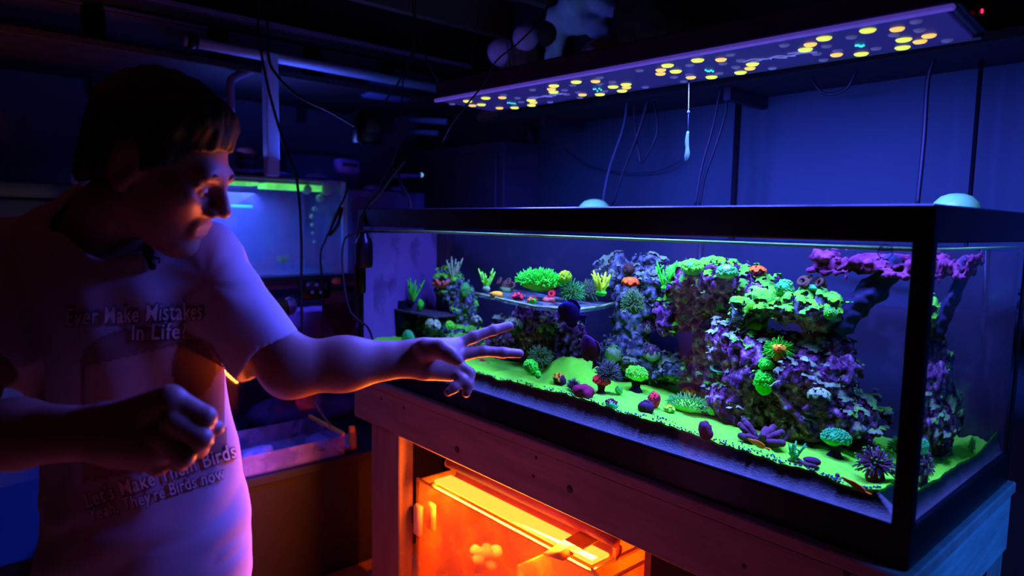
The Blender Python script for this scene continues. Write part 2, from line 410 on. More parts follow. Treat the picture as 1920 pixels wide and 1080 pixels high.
# pale bead along the waterline, coloured to stand in for the bright surface reflection
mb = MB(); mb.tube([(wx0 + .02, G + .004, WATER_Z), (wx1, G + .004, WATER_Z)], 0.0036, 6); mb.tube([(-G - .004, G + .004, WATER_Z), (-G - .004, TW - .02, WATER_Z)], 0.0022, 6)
mb.done('waterline_glint', reef('glint_tint', (0.35, 0.9, 0.16), (0.2, 0.6, 0.2), scale=3, rough=0.3), w)

# ------------------------------------------------------------------ sand bed
m_sand = reef('lime_sand', (0.14, 0.80, 0.018), (0.10, 0.52, 0.03), scale=9, rough=0.9, bump=0.5, bscale=260, lo=0.45, hi=0.72)
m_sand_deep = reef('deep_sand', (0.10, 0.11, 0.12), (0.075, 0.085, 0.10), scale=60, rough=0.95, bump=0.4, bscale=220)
INS = 0.060
_sp = np.array([(-1.83, .128), (-1.6, .128)] + [tuple(wat(px, py, Y=.012 + INS)[[0, 2]]) for px, py in ((890, 695), (1000, 725), (1100, 745), (1200, 782), (1303, 812), (1400, 848), (1500, 872), (1600, 912))] + [(-.05, .112), (0, .11)])
mound = wat(1072, 690, Y=.30)
def sand_z(x, y):
    z = np.interp(x, _sp[:, 0], _sp[:, 1]) - 0.018 * np.clip(np.asarray(y) / 0.6, 0, 1)
    z = z + 0.006 * fbm(np.stack([np.asarray(x) * 9, np.asarray(y) * 9, np.zeros_like(np.asarray(x, float))], -1), 3, 3)
    z = z + 0.065 * np.exp(-((((x - mound[0]) / .10) ** 2 + ((y - .32) / .10) ** 2) ** 2)) * (1 + .12 * fbm(np.stack([np.asarray(x) * 30, np.asarray(y) * 30, np.zeros_like(np.asarray(x, float))], -1), 13, 2))
    z = z + 0.04 * np.exp(-(((x + .03) / .07) ** 2 + ((y - .60) / .12) ** 2))
    return z
nx, ny = 220, 70
gx = np.linspace(wx0 + .001, wx1 - INS, nx); gy = np.linspace(wy0 + INS, wy1 - .001, ny); GX, GY = np.meshgrid(gx, gy, indexing='ij')
GZ = sand_z(GX, GY) + 0.0022 * fbm(np.stack([GX * 70, GY * 70, GX * 0], -1), 9, 2)
T = np.stack([GX, GY, GZ], -1).reshape(-1, 3); B = T.copy(); B[:, 2] -= 0.005; B2 = T.copy(); B2[:, 2] = 0.058; B2[:, 1] = np.where(B2[:, 1] < wy0 + INS + 1e-6, wy0 + .0015, B2[:, 1]); B2[:, 0] = np.where(B2[:, 0] > wx1 - INS - 1e-6, wx1 - .0015, B2[:, 0])
fq = np.array([[i * ny + j, (i + 1) * ny + j, (i + 1) * ny + j + 1, i * ny + j + 1] for i in range(nx - 1) for j in range(ny - 1)])
edge = [(i, 0) for i in range(nx)] + [(nx - 1, j) for j in range(1, ny)] + [(i, ny - 1) for i in range(nx - 2, -1, -1)] + [(0, j) for j in range(ny - 2, 0, -1)]
ids = [i * ny + j for i, j in edge]; n0 = len(T)
sk = np.array([[ids[(k + 1) % len(ids)], ids[k], ids[k] + n0, ids[(k + 1) % len(ids)] + n0] for k in range(len(ids))])[:, ::-1]
sand = thing('sand_bed', 'uneven bed of pale sand under a lime green film on the aquarium bottom', 'sand', (-TL / 2, TW / 2, .058))
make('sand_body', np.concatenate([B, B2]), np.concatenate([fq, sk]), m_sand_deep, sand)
make('surface_layer', np.concatenate([T, B]), np.concatenate([fq, sk]), m_sand, sand)['kind'] = 'stuff'
SOLIDS = [BVHTree.FromPolygons([tuple(v) for v in T], [tuple(int(i) for i in f) for f in fq])]
# dark grains lying along the front edge of the sand
mb = MB()
for k in range(420):
    x = -0.075 - 1.2 * rng.random() ** 1.4; y = .073 + .04 * rng.random() ** 2; z = float(sand_z(np.array(x), np.array(y))) + .0015
    mb.blob((x, y, z), .0012 + .0016 * rng.random(), 1)
g_ = mb.done('dark_grain', pm('grain_dark', (0.02, 0.02, 0.03), rough=.9), sand); g_['kind'] = 'stuff'

# ------------------------------------------------------------------ live rock
m_rock = reef('live_rock_purple', (0.035, 0.010, 0.030), (0.24, 0.09, 0.18), scale=48, rough=0.95, bump=1.0, bscale=110, lo=.42, hi=.58, c3=(0.45, 0.45, 0.42))
m_rock_blue = reef('live_rock_blue', (0.03, 0.03, 0.04), (0.14, 0.20, 0.17), scale=44, rough=0.95, bump=1.0, bscale=110, lo=.42, hi=.60, c3=(.30, .50, .30))
m_rock_pink = reef('coralline_rock', (0.08, 0.012, 0.04), (0.20, 0.045, 0.10), scale=20, rough=0.9, bump=0.8, bscale=80)
m_green = reef('lime_crust', (0.14, 0.90, 0.008), (0.10, 0.64, 0.018), scale=26, rough=0.8, bump=0.6, bscale=160, c3=(0.30, 0.90, 0.05))
m_mint = reef('mint_crust', (0.06, 0.34, 0.022), (0.11, 0.66, 0.028), scale=26, rough=0.8, bump=0.6, bscale=160, c3=(0.24, 0.74, 0.06))
m_pale = reef('pale_crust', (0.12, 0.17, 0.075), (0.22, 0.40, 0.12), scale=30, rough=0.8, bump=0.6, bscale=160)
ROCK_H = 0.0048
def rock(label, blobs, mat, seed, crust=(), amp=0.011, group=None):
    """blobs: (px, py, Y, half width px, half height px, half depth m)"""
    B = []
    for (px, py, Y, rx, rz, ry) in blobs:
        c = wat(px, py, Y=Y); s = wscale(px, py, Y); B.append((c, np.array([rx * s * 1.25, ry, rz * s])))
    lo = np.min([c - r for c, r in B], 0) - .035; hi = np.max([c + r for c, r in B], 0) + .035
    lo[1] = max(lo[1], .02); hi[1] = min(hi[1], TW - .016); lo[2] = max(lo[2], 0.06)
    f = Field(lo, hi, ROCK_H)
    for c, r in B: f.ball(c, r, k=0.025)
    f.roughen(0.020, 14, seed, 3); f.roughen(-amp, 34, seed + 5, 3, ridged=True); f.roughen(0.006, 110, seed + 9, 2)
    V, F = f.mesh()
    t = thing('live_rock', label, 'rock', (V[:, 0].mean(), V[:, 1].mean(), V[:, 2].min()), group)
    make('rock_body', V, F, mat, t)
    # vertex normals
    a, b, c, d = [V[F[:, i]] for i in range(4)]; fn = np.cross(c - a, d - b); fn /= np.linalg.norm(fn, axis=1)[:, None] + 1e-12
    vn = np.zeros_like(V)
    for i in range(4): np.add.at(vn, F[:, i], fn)
    vn /= np.linalg.norm(vn, axis=1)[:, None] + 1e-12
    for (cm, cname, up, thr, cs) in crust:
        sc = vn[:, 2] - up * 0 + 0.75 * fbm(V * 22, cs, 3)
        fm = (sc[F].min(1) > thr + up)
        if fm.sum() < 20: continue
        FF = F[fm]; u, inv = np.unique(FF, return_inverse=True); FF = inv.reshape(FF.shape)
        VV = V[u] + vn[u] * (0.0035 + 0.0045 * np.abs(fbm(V[u] * 120, cs + 3, 2)))[:, None]
        k_ = make(cname, VV, FF, cm, t); k_['kind'] = 'stuff'
    SOLIDS.append(BVHTree.FromPolygons([tuple(v) for v in V], [tuple(int(i) for i in f_) for f_ in F]))
    return t
rock('mint and lime crusted rock nearest the left end of the reef', [(842, 535, 0.47, 32, 32, .06), (868, 575, 0.49, 24, 40, .055), (815, 615, 0.43, 44, 22, .055), (858, 632, 0.49, 45, 30, .07), (930, 655, 0.52, 50, 34, .07)], m_rock_blue, 11,
     [(m_mint, 'mint_crust', .25, .2, 21), (m_green, 'lime_crust', .25, .62, 24)])
rock('dark purple rock carrying the flat coral tray in mid tank', [(1000, 612, 0.43, 52, 34, .06), (955, 640, 0.47, 42, 40, .06), (1060, 628, 0.49, 45, 40, .06), (1010, 655, 0.49, 66, 24, .08)], m_rock, 31, [(m_pale, 'pale_crust', .2, .5, 33)])
rock('blue grey rock pile at the back behind the orange coral', [(1165, 515, 0.52, 44, 32, .05), (1215, 525, 0.52, 34, 36, .05), (1190, 580, 0.52, 36, 60, .06), (1180, 665, 0.51, 48, 36, .06), (1245, 690, 0.51, 52, 28, .06)], m_rock_blue, 41, [(m_pale, 'pale_crust', .3, .45, 43)])
rock('broad overhanging rock with a lime crusted crown in mid reef', [(1290, 532, 0.45, 44, 34, .07), (1350, 530, 0.43, 50, 36, .08), (1415, 545, 0.45, 34, 24, .06), (1345, 572, 0.47, 72, 24, .08), (1265, 588, 0.49, 24, 34, .05), (1320, 645, 0.52, 26, 62, .045), (1300, 700, 0.52, 34, 30, .05)], m_rock, 51,
     [(m_mint, 'mint_crust', .2, .3, 53), (m_green, 'lime_crust', .2, .62, 56)])
rock('thick rock ledge covered in bright lime crust above the big purple rock', [(1448, 572, 0.31, 28, 26, .05), (1505, 580, 0.31, 46, 28, .055), (1550, 598, 0.32, 22, 22, .045), (1400, 590, 0.33, 30, 20, .045)], m_rock_blue, 61,
     [(m_mint, 'mint_crust', -.1, .15, 63), (m_green, 'lime_crust', .05, .35, 66)])
rock('largest rock, craggy and purple, at the right of the reef', [(1372, 650, 0.34, 34, 52, .06), (1435, 690, 0.34, 66, 62, .08), (1525, 710, 0.35, 62, 84, .09), (1580, 770, 0.37, 36, 50, .08), (1395, 750, 0.34, 52, 52, .07), (1480, 790, 0.37, 105, 34, .09)], m_rock, 71,
     [(m_pale, 'pale_crust', .1, .45, 73), (m_mint, 'mint_crust', .2, .75, 76)], amp=0.014)
f_ = rock('flat purple coralline slab near the water surface on the right', [(1582, 497, .36, 36, 7, .03), (1640, 500, .36, 46, 10, .045), (1680, 497, .36, 26, 8, .03)], m_rock_pink, 81, [], amp=0.007)
mb = MB(); P_ = [wat(1572, 612, Y=.33), wat(1602, 575, Y=.34), wat(1635, 545, Y=.35), wat(1668, 505, Y=.36)]
f = Field(np.min(P_, 0) - .05, np.max(P_, 0) + .05, .004); f.chain(P_, [.024, .022, .020, .026], .02); f.roughen(.008, 40, 4, 3); V, F = f.mesh()
b_ = make('rock_arm', V, F, pm('dark_branch', (0.008, 0.008, 0.012), (0.02, 0.018, 0.02), scale=20, rough=.9), loc=P_[0]); tag(b_, 'slanting dark rock arm propping up the purple slab', 'rock')
SOLIDS.append(BVHTree.FromPolygons([tuple(v) for v in V], [tuple(int(i) for i in q) for q in F]))

def hit(px, py, fallback=.3, only=None):
    q, d = water_ray(px, py); best = None
    for t in SOLIDS:
        h = t.ray_cast(Vector(q), Vector(d))
        if h[0] is not None and (best is None or h[3] < best[1]): best = (np.array(h[0]), h[3], np.array(h[1]))
    if best is None: return wat(px, py, Y=fallback), np.array([0, 0, 1.0])
    n = best[2]; p = best[0]
    if n @ d > 0: n = -n
    if p[2] < sand_z(np.array(p[0]), np.array(p[1])) - .004:      # seen through the front bank of sand: sit on its crest
        p = wat(px, py, Y=.012 + INS + .012); p[2] = float(sand_z(np.array(p[0]), np.array(p[1])))
    return p, n
def seat(px, py, fallback=.3):
    """point on the rock or sand seen at that pixel, slightly sunk in"""
    p, n = hit(px, py, fallback); return p, n
# ------------------------------------------------------------------ timber stand
m_timber = pm('pine_timber', (0.25, 0.15, 0.13), (0.17, 0.10, 0.085), scale=3.0, rough=0.7, bump=0.25, bscale=14, stretch=(1.0, 9, 9))
m_timber_y = pm('pine_timber_end', (0.30, 0.26, 0.22), (0.18, 0.14, 0.13), scale=3.0, rough=0.7, bump=0.25, bscale=14, stretch=(9, 1.0, 9))
m_timber_z = pm('pine_post', (0.25, 0.15, 0.13), (0.17, 0.10, 0.085), scale=3.0, rough=0.7, bump=0.25, bscale=14, stretch=(9, 9, 1.0))
m_knot = pm('timber_knot', (0.05, 0.02, 0.015), rough=.8)
BZ0, BZ1 = -0.160, -0.026
stand = thing('aquarium_stand', 'pine timber stand with thick beams and square posts under the reef aquarium', 'stand', (-TL / 2, TW / 2, FLOOR_Z))
MB().box(-TL - .01, .012, -.022, TW + .02, -.026, -.0005, .003).done('top_board', m_timber, stand, smooth=False)
fb = MB().box(-TL, 0.004, -.018, .020, BZ0, BZ1, .003).done('front_beam', m_timber, stand, smooth=False)
for (px, py, r) in ((857, 843, .011), (1005, 858, .005), (1000, 893, .005), (1068, 917, .010), (1395, 1062, .005), (715, 748, .005), (757, 765, .006), (1586, 1076, .006)):
    c = at(px, py, Y=-.0185)
    if c[2] < BZ1 - .004: MB().lathe([(r, 0), (r * .9, .0012), (0, .0014)], c, (0, -1, 0), 14).done('knot', m_knot, fb)
sb = MB().box(-.034, .006, .0205, TW + .015, BZ0, BZ1, .003).done('side_beam', m_timber_y, stand, smooth=False)
MB().box(-TL, -TL + .04, .0205, TW + .015, BZ0, BZ1, .003).done('side_beam', m_timber_y, stand, smooth=False)
MB().box(-TL + .04, -.034, TW - .02, TW + .015, BZ0, BZ1, .003).done('back_beam', m_timber, stand, smooth=False)
for (x0, x1, y0, y1) in ((-TL + .115, -TL + .303, -.012, .045), (-.09, .003, .03, .12), (-.095, .001, TW - .10, TW + .012), (-TL + .005, -TL + .115, TW - .10, TW + .012), (-TL + .045, -TL + .115, .03, .08)):
    MB().box(x0, x1, y0, y1, FLOOR_Z, BZ0, .004).done('post', m_timber_z, stand, smooth=False)
MB().box(-TL + .02, -.02, .03, TW - .0, FLOOR_Z + .03, FLOOR_Z + .055).done('lower_shelf', m_timber, stand, smooth=False)
MB().box(-.62, -.60, .13, TW - .03, FLOOR_Z + .056, BZ0 - .01).done('divider_panel', pm('red_brown_board', (.30, .06, .03), (.22, .05, .03), scale=4, rough=.7), stand, smooth=False)

# ------------------------------------------------------------------ sump with its orange lamp
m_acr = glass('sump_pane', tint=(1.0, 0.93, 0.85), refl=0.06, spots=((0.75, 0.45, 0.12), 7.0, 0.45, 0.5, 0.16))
SX0, SX1, SY0, SY1, SZ0, SZ1 = -1.535, -.672, .055, .45, FLOOR_Z + .056, -.327
sump = thing('sump_tank', 'open glass sump glowing orange on the lower shelf of the stand', 'tank', ((SX0 + SX1) / 2, (SY0 + SY1) / 2, SZ0))
g = .008
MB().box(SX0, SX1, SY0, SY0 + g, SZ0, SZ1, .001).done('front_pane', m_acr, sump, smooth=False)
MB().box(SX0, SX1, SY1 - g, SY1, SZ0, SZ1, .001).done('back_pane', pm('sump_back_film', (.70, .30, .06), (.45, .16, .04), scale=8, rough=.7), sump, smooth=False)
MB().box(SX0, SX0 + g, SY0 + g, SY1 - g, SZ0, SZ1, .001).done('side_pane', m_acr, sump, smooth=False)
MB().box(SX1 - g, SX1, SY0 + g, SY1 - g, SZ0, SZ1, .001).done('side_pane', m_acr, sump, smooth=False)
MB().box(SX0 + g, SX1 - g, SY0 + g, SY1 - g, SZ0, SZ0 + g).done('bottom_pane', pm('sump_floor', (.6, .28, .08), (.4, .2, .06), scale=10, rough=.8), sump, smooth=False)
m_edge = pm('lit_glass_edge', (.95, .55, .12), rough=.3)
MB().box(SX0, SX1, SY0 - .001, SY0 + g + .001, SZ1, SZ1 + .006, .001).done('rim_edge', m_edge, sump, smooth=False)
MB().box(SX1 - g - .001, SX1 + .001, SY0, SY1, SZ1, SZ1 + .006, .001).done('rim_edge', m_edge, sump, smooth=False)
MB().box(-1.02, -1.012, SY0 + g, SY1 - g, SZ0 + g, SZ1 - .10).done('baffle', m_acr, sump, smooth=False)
sw = MB().box(SX0 + g + .001, SX1 - g - .001, SY0 + g + .001, SY1 - g - .001, SZ0 + g + .001, SZ1 - .11).done('sump_water', glass('sump_water', tint=(1, .9, .75), refl=.055, rough=.04), smooth=False); tag(sw, 'orange lit water standing half way up the sump tank', 'water')
mb = MB()
for k in range(9):
    c = at(905, 1040, Y=.16) + rng.normal(0, 1, 3) * [.028, .022, .012]; c[2] = min(c[2], SZ1 - .12); mb.blob(c, (.022, .02, .018), 3, .2, 40, k)
tag(mb.done('rubble_rock', pm('pink_rubble', (.85, .45, .45), (.6, .4, .5), scale=30, rough=.8)), 'pale pink rubble rock seen through the sump glass', 'rock')
# lamp: rolled housing, curved reflector and a glowing diffuser bar
LX0, LX1, LY, LZ = -1.455, -.715, .086, -.283
lamp = thing('sump_lamp', 'long orange grow lamp with a rolled reflector lying over the sump', 'lamp', ((LX0 + LX1) / 2, LY, SZ1))
m_refl = pm('lamp_reflector', (.75, .16, .16), (.6, .12, .14), scale=5, rough=.35)
pr = []
for k in range(11):
    a = math.radians(-20 + k * 11); pr.append((LY + .052 + .022 * math.sin(math.radians(k * 18)), LZ + .012 - .0045 * k))
V, F = [], []
for x in (LX0, LX1):
    for (y, z) in pr: V.append((x, y, z))
    for (y, z) in pr: V.append((x, y + .001, z + .004))
n = len(pr)
for i in range(n - 1): F += [(i, i + 1, 2 * n + i + 1, 2 * n + i), (n + i + 1, n + i, 3 * n + i, 3 * n + i + 1)]
F += [(0, 2 * n, 3 * n, n), (n - 1, 2 * n - 1, 4 * n - 1, 3 * n - 1)]
make('reflector', V, F, m_refl, lamp)
rp = (pr[0][0], pr[0][1])
MB().tube([(LX0, LY + .050, LZ + .020), (LX1, LY + .050, LZ + .020)], .016, 16).done('rolled_edge', m_refl, lamp)
mb = MB(); mb.lathe([(.0165, 0), (.0165, .004), (.006, .005)], (LX0, LY + .050, LZ + .020), (-1, 0, 0), 16); mb.done('end_cap', m_edge, lamp)
MB().tube([(LX0 - .006, LY + .050, LZ + .020), (LX0, LY + .050, LZ + .020)], .004, 8).done('cable_hole', cable_black, lamp)
m_glow = pm('lamp_glow', (.9, .6, .1), rough=.5, emit=(1.0, .62, .06), estr=1.15)
MB().box(LX0 + .012, LX1 - .02, LY - .022, LY + .050, SZ1 + .014, SZ1 + .026, .004).done('diffuser_bar', m_glow, lamp, smooth=False)
for x in (LX0 + .01, LX1 - .01):
    MB().box(x - .006, x + .006, SY0 + .001, SY1 - .001, SZ1 + .0065, SZ1 + .014).done('support_foot', m_edge, lamp, smooth=False)
    MB().box(x - .006, x + .006, LY + .054, LY + .068, SZ1 + .014, LZ + .02).done('bracket', m_edge, lamp, smooth=False)
def area(name, loc, size, power, color, direction, parent=None, spread=180):
    d = bpy.data.lights.new(name, 'AREA'); d.shape = 'RECTANGLE'; d.size, d.size_y = size; d.energy = power; d.color = color; d.spread = math.radians(spread)
    o = bpy.data.objects.new(name, d); COL.objects.link(o)
    o.rotation_euler = Vector(direction).to_track_quat('-Z', 'Y').to_euler()
    o.location = Vector(loc) - (Vector(org(parent)) if parent is not None else Vector((0, 0, 0)))
    if parent is not None: o.parent = parent
    return o
area('lamp_light', ((LX0 + LX1) / 2, LY + .005, SZ1 + .010), (LX1 - LX0 - .06, .07), SUMP_POWER * .75, SUMP_COLOR, (0, 0.001, -1), lamp)
area('lamp_light', ((LX0 + LX1) / 2, LY - .026, SZ1 + .028), (LX1 - LX0 - .06, .02), SUMP_POWER * .95, SUMP_COLOR, (0.1, -1, .1), lamp)
# orange flap and magnet cleaner
P_ = [at(1022, 1042, Z=SZ1 + .008), at(1055, 1050, Z=SZ1 + .008)]
fl = MB()
a0, a1 = at(1018, 1040, Z=SZ1 + .010), at(1056, 1052, Z=SZ1 + .010); b0, b1 = at(1090, 1002, Z=SZ1 + .034), at(1140, 1012, Z=SZ1 + .034)
V = []; 
for k in range(7):
    t = k / 6; h_ = .022 * math.sin(t * 1.5)
    V += [a0 + (b0 - a0) * t + np.array([0, 0, h_ * .4]), a1 + (b1 - a1) * t + np.array([0, 0, h_ * .4])]
V = np.array(V); V = np.concatenate([V, V + [0, 0, .004]]); F = []
for k in range(6): F += [(2 * k, 2 * k + 1, 2 * k + 3, 2 * k + 2), (14 + 2 * k, 14 + 2 * k + 2, 14 + 2 * k + 3, 14 + 2 * k + 1), (2 * k, 2 * k + 2, 14 + 2 * k + 2, 14 + 2 * k), (2 * k + 1, 14 + 2 * k + 1, 14 + 2 * k + 3, 2 * k + 3)]
F += [(0, 14, 15, 1), (12, 13, 27, 26)]
tag(make('acrylic_flap', V, F, pm('orange_acrylic', (.9, .35, .08), rough=.35)), 'bent orange acrylic strip propped on the sump rim', 'acrylic strip')
mg = thing('magnet_cleaner', 'cream magnetic glass cleaner clamped on the left end of the sump', 'magnet cleaner', at(790, 985, Y=SY0 - .02))
m_cream = pm('cream_plastic', (.95, .75, .35), rough=.35); c = at(784, 975, Y=SY0 - .013)
MB().box(c[0] - .020, c[0] + .020, SY0 - .024, SY0 - .001, c[2] - .055, c[2] + .055, .008).done('outer_block', m_cream, mg)
MB().box(c[0] + .005, c[0] + .055, SY0 + g + .001, SY0 + g + .022, c[2] - .035, c[2] + .065, .010).done('inner_block', m_cream, mg)
MB().box(c[0] - .028, c[0] - .02, SY0 - .022, SY0 - .002, c[2] - .02, c[2] + .045, .003).done('grip_pad', black_plastic, mg)

# ------------------------------------------------------------------ hanging LED hood
FZ = 0.915
NR, NL_ = np.array([-.022, .086, FZ]), np.array([-1.345, -.012, FZ])
ax = NR - NL_; ax[2] = 0; FLEN = np.linalg.norm(ax); ax /= FLEN; ay = np.array([-ax[1], ax[0], 0]); FWID = 0.238
hood = thing('led_hood', 'long LED hood with rows of yellow lit lenses hanging over the reef aquarium', 'light fixture', NL_ + ax * FLEN / 2 + ay * FWID / 2)
def hp(u, v, z=0): return NL_ + ax * u + ay * v + np.array([0, 0, z])
Rm = np.stack([ax, ay, np.array([0, 0, 1.0])], 1)
m_house = pm('hood_housing', (.035, .028, .06), (.045, .035, .075), scale=3, rough=.4, metal=.2)
m_panel = pm('hood_panel', (.05, .03, .12), rough=.45, emit=(.05, .025, .5), estr=.16)  # emission stands in for lens light spread over the panel
mb = MB(); L0 = -.005
c = hp((FLEN + L0) / 2, FWID / 2, .034); mb.obox(c, (FLEN - L0, FWID - .012, .052), Rm, .006); mb.done('housing', m_house, hood, smooth=False)
MB().obox(hp((FLEN + L0) / 2, FWID / 2, .005), (FLEN - L0 - .03, FWID - .026, .006), Rm).done('lens_panel', m_panel, hood, smooth=False)
m_trim = pm('hood_trim', (.30, .22, .85), rough=.35, emit=(.16, .09, .9), estr=.30)  # violet light along the edge put in as emission
MB().obox(hp((FLEN + L0) / 2, .006, .005), (FLEN - L0, .012, .010), Rm, .003).done('front_trim', m_trim, hood, smooth=False)
MB().obox(hp((FLEN + L0) / 2, FWID - .006, .005), (FLEN - L0, .012, .010), Rm, .003).done('back_trim', m_house, hood, smooth=False)
MB().obox(hp(FLEN + .003, FWID / 2, .034), (.006, FWID - .02, .05), Rm, .002).done('end_plate', black_plastic, hood, smooth=False)
c = at(1830, 36, X=hp(FLEN + .007, FWID / 2)[0]); c = hp(FLEN + .007, .15, .034)
MB().obox(c, (.003, .03, .022), Rm).done('switch_plate', m_house, hood, smooth=False)
MB().obox(c + ax * .002 + np.array([0, .004, -.004]), (.003, .006, .006), Rm).done('red_indicator', pm('red_dot', (.8, 0, .05), emit=(1, .02, .12), estr=2.0), hood, smooth=False)
lit6 = [(613,155,0),(762,148,1),(392,195,0),(322,226,1),(297,252,0),(795,202,0),(923,182,1),(877,211,1),(789,242,0),(455,278,1),(580,274,0)]
un6 = [(858,109),(875,152),(745,176),(530,188),(404,234),(355,272),(460,257),(388,304),(655,246),(1015,205),(190,229),(130,345)]
lit5 = [(1296,360,0),(1435,356,1),(1117,391,0),(1077,418,1),(1075,440,1),(1166,426,0),(1256,462,1),(1379,460,0),(1623,383,0),(1608,408,1),(1552,433,0),(573,489,0),(688,485,1),(440,512,0),(425,532,1),(438,549,0),(793,518,0),(870,504,0),(873,522,1),(846,542,0),(714,563,0),(610,565,1),(305,598,0),(318,611,1),(308,627,0),(133,582,1),(34,585,0),(8,624,0),(116,644,1),(207,642,0)]
un5 = [(1812,270),(1492,326),(1552,360),(1446,378),(1249,388),(1523,400),(1425,436),(1155,459),(1246,444),(1213,485),(1742,406),(950,420),(985,519),(714,462),(713,500),(788,488),(742,543),(553,508),(504,537),(517,562),(585,550),(595,581),(313,535),(418,608),(245,608),(223,584),(140,566)]
lit = [(1400 + x / 2.7, y / 2.7, k) for x, y, k in lit6] + [(900 + x / 3.177, y / 3.177, k) for x, y, k in lit5] + [(876.7, 190, 0), (886, 198, 1)]
un = [(1400 + x / 2.7, y / 2.7) for x, y in un6] + [(900 + x / 3.177, y / 3.177) for x, y in un5] + [(848, 195)]
m_yel = pm('lens_yellow', (.9, .9, .2), emit=(.80, .86, .075), estr=1.0); m_org = pm('lens_amber', (.9, .7, .2), emit=(1.0, .62, .10), estr=1.0); m_off = pm('lens_unlit', (.22, .20, .42), rough=.25, emit=(.12, .11, .42), estr=.35)
lens_me = {}
for (x, y, k) in lit + [(x, y, 2) for x, y in un]:
    p_ = at(x, y, Z=FZ + .001); m_ = (m_yel, m_org, m_off)[k]; r_ = (.0140, .0122, .0100)[k]
    if k not in lens_me:
        o = MB().lathe([(r_, .002), (r_, 0), (r_ * .8, -.0025), (0, -.0032)], np.zeros(3) + org(hood), (0, 0, 1), 18).done('lens', m_, hood); lens_me[k] = o.data
    else: o = bpy.data.objects.new('lens', lens_me[k]); COL.objects.link(o); o.parent = hood
    o.location = Vector(p_ - org(hood)) 
# pale scribbled emblems printed on the panel, and small cyan glints made as glowing beads
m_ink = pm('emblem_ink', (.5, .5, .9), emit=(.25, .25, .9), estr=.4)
def emblem(px, py, sc):
    o = at(px, py, Z=FZ + .0005); mb = MB()
    for st in ([(-.075, .0), (-.05, -.012), (-.025, .004), (0, -.006), (.02, .010), (.045, .004), (.075, .014)], [(-.02, .012), (-.01, .0), (.0, .014), (.01, .022), (.012, .006), (.03, .018)], [(-.06, .006), (-.04, .008), (-.03, -.004)], [(.025, -.010), (.045, -.008), (.07, .004)]):
        mb.tube([o + ax * u * sc + ay * v * sc for u, v in spline([np.array(q) for q in st], 5)], .0015 * sc, 5)
    mb.done('printed_emblem', m_ink, hood)
emblem(1458, 106, 1.0); emblem(1022, 180, .9)
m_cy = pm('cyan_glint', (.1, .8, .8), emit=(.05, .8, .75), estr=1.0)
for (px, py) in ((1330, 133), (1612, 86), (1120, 167), (959, 193)):
    mb = MB()
    for k in range(5): mb.blob(at(px - 7 + k * 3.5, py + rng.normal() * 1.2, Z=FZ), .0028, 1)
    mb.done('glint_beads', m_cy, hood)
for k in range(4):      # two rows of lenses, splayed a little to either side
    u = FLEN * (k + .5) / 4
    for v, ty in ((.30, -.26), (.70, .55)): area('lamp_light', hp(u, FWID * v, -.022), (FLEN / 4 * .8, FWID * .3), LED_POWER / 8, LED_COLOR, (0, ty, -1), hood, 128 if ty < 0 else 150)
for u in (.12, FLEN - .12):
    for v in (.03, FWID - .03): MB().tube([hp(u, v, .06), hp(u, FWID / 2, CEIL_Z - FZ - .17)], .0015, 5).done('hanging_wire', cable_black, hood)

# a second, smaller lamp, unseen, added right of the aquarium: it turns the end of the stand blue
l2 = thing('unseen_blue_lamp', 'unseen blue lamp added beyond the right end of the aquarium', 'lamp', (1.15, .45, .86))
MB().box(.95, 1.35, .35, .55, .875, .92, .008).done('housing', m_house, l2, smooth=False); MB().box(.97, 1.33, .37, .53, .868, .875, .002).done('lens_panel', m_panel, l2, smooth=False)
for x in (1.0, 1.3): MB().tube([(x, .45, .92), (x, .45, CEIL_Z)], .0015, 5).done('hanging_wire', cable_black, l2)
area('lamp_light', (1.15, .45, .80), (.30, .12), 7.5, (.01, .15, 1.0), (-1.05, -.05, -.85), l2, 70)
# ------------------------------------------------------------------ corals, fish and other things in the reef
def cm(name, c1, c2=None, **k): return reef(name, c1, c2 or tuple(x * .6 for x in c1), scale=k.pop('scale', 40), rough=.75, bump=.4, bscale=200, **k)
K_GREEN = cm('coral_green', (.05, .90, .018), (.03, .55, .02)); K_LIME = cm('coral_lime', (.16, .90, .02), (.10, .62, .03)); K_YEL = cm('coral_yellow', (.55, .88, .012), (.30, .70, .02))
K_MINT = cm('coral_mint', (.07, .50, .055), (.05, .32, .05)); K_TEAL = cm('coral_teal', (.04, .48, .085), (.03, .36, .075)); K_SAGE = cm('coral_sage', (.10, .26, .035), (.07, .20, .045))
K_RED = cm('coral_red', (.92, .05, .025), (.75, .03, .04)); K_ORANGE = cm('coral_orange', (.95, .22, .012), (.95, .12, .015)); K_AMBER = cm('coral_amber', (.80, .40, .012), (.62, .30, .015)); K_PINK = cm('coral_pink', (.62, .16, .07), (.48, .12, .08))
K_PURP = cm('coral_purple', (.06, .018, .040), (.035, .013, .032)); K_VIOL = cm('coral_violet', (.10, .045, .060), (.07, .03, .05)); K_BROWN = cm('coral_brown', (.10, .06, .022), (.06, .035, .02)); K_PLUM = cm('coral_plum', (.20, .015, .035), (.13, .012, .03))
K_GREY = cm('coral_grey', (.07, .09, .05), (.05, .06, .045)); K_WHITE = cm('coral_white', (.30, .48, .15), (.18, .30, .11)); K_DARK = cm('coral_dark', (.012, .010, .012)); K_ROCK = m_rock
def sph_dirs(n, zmin, seed):
    r = np.random.default_rng(seed); out = []
    i = np.arange(n) + .5; z = zmin + (1 - zmin) * i / n; a = i * 2.399963 + r.random() * 6
    s = np.sqrt(np.clip(1 - z * z, 0, 1)); return np.stack([s * np.cos(a), s * np.sin(a), z], 1)
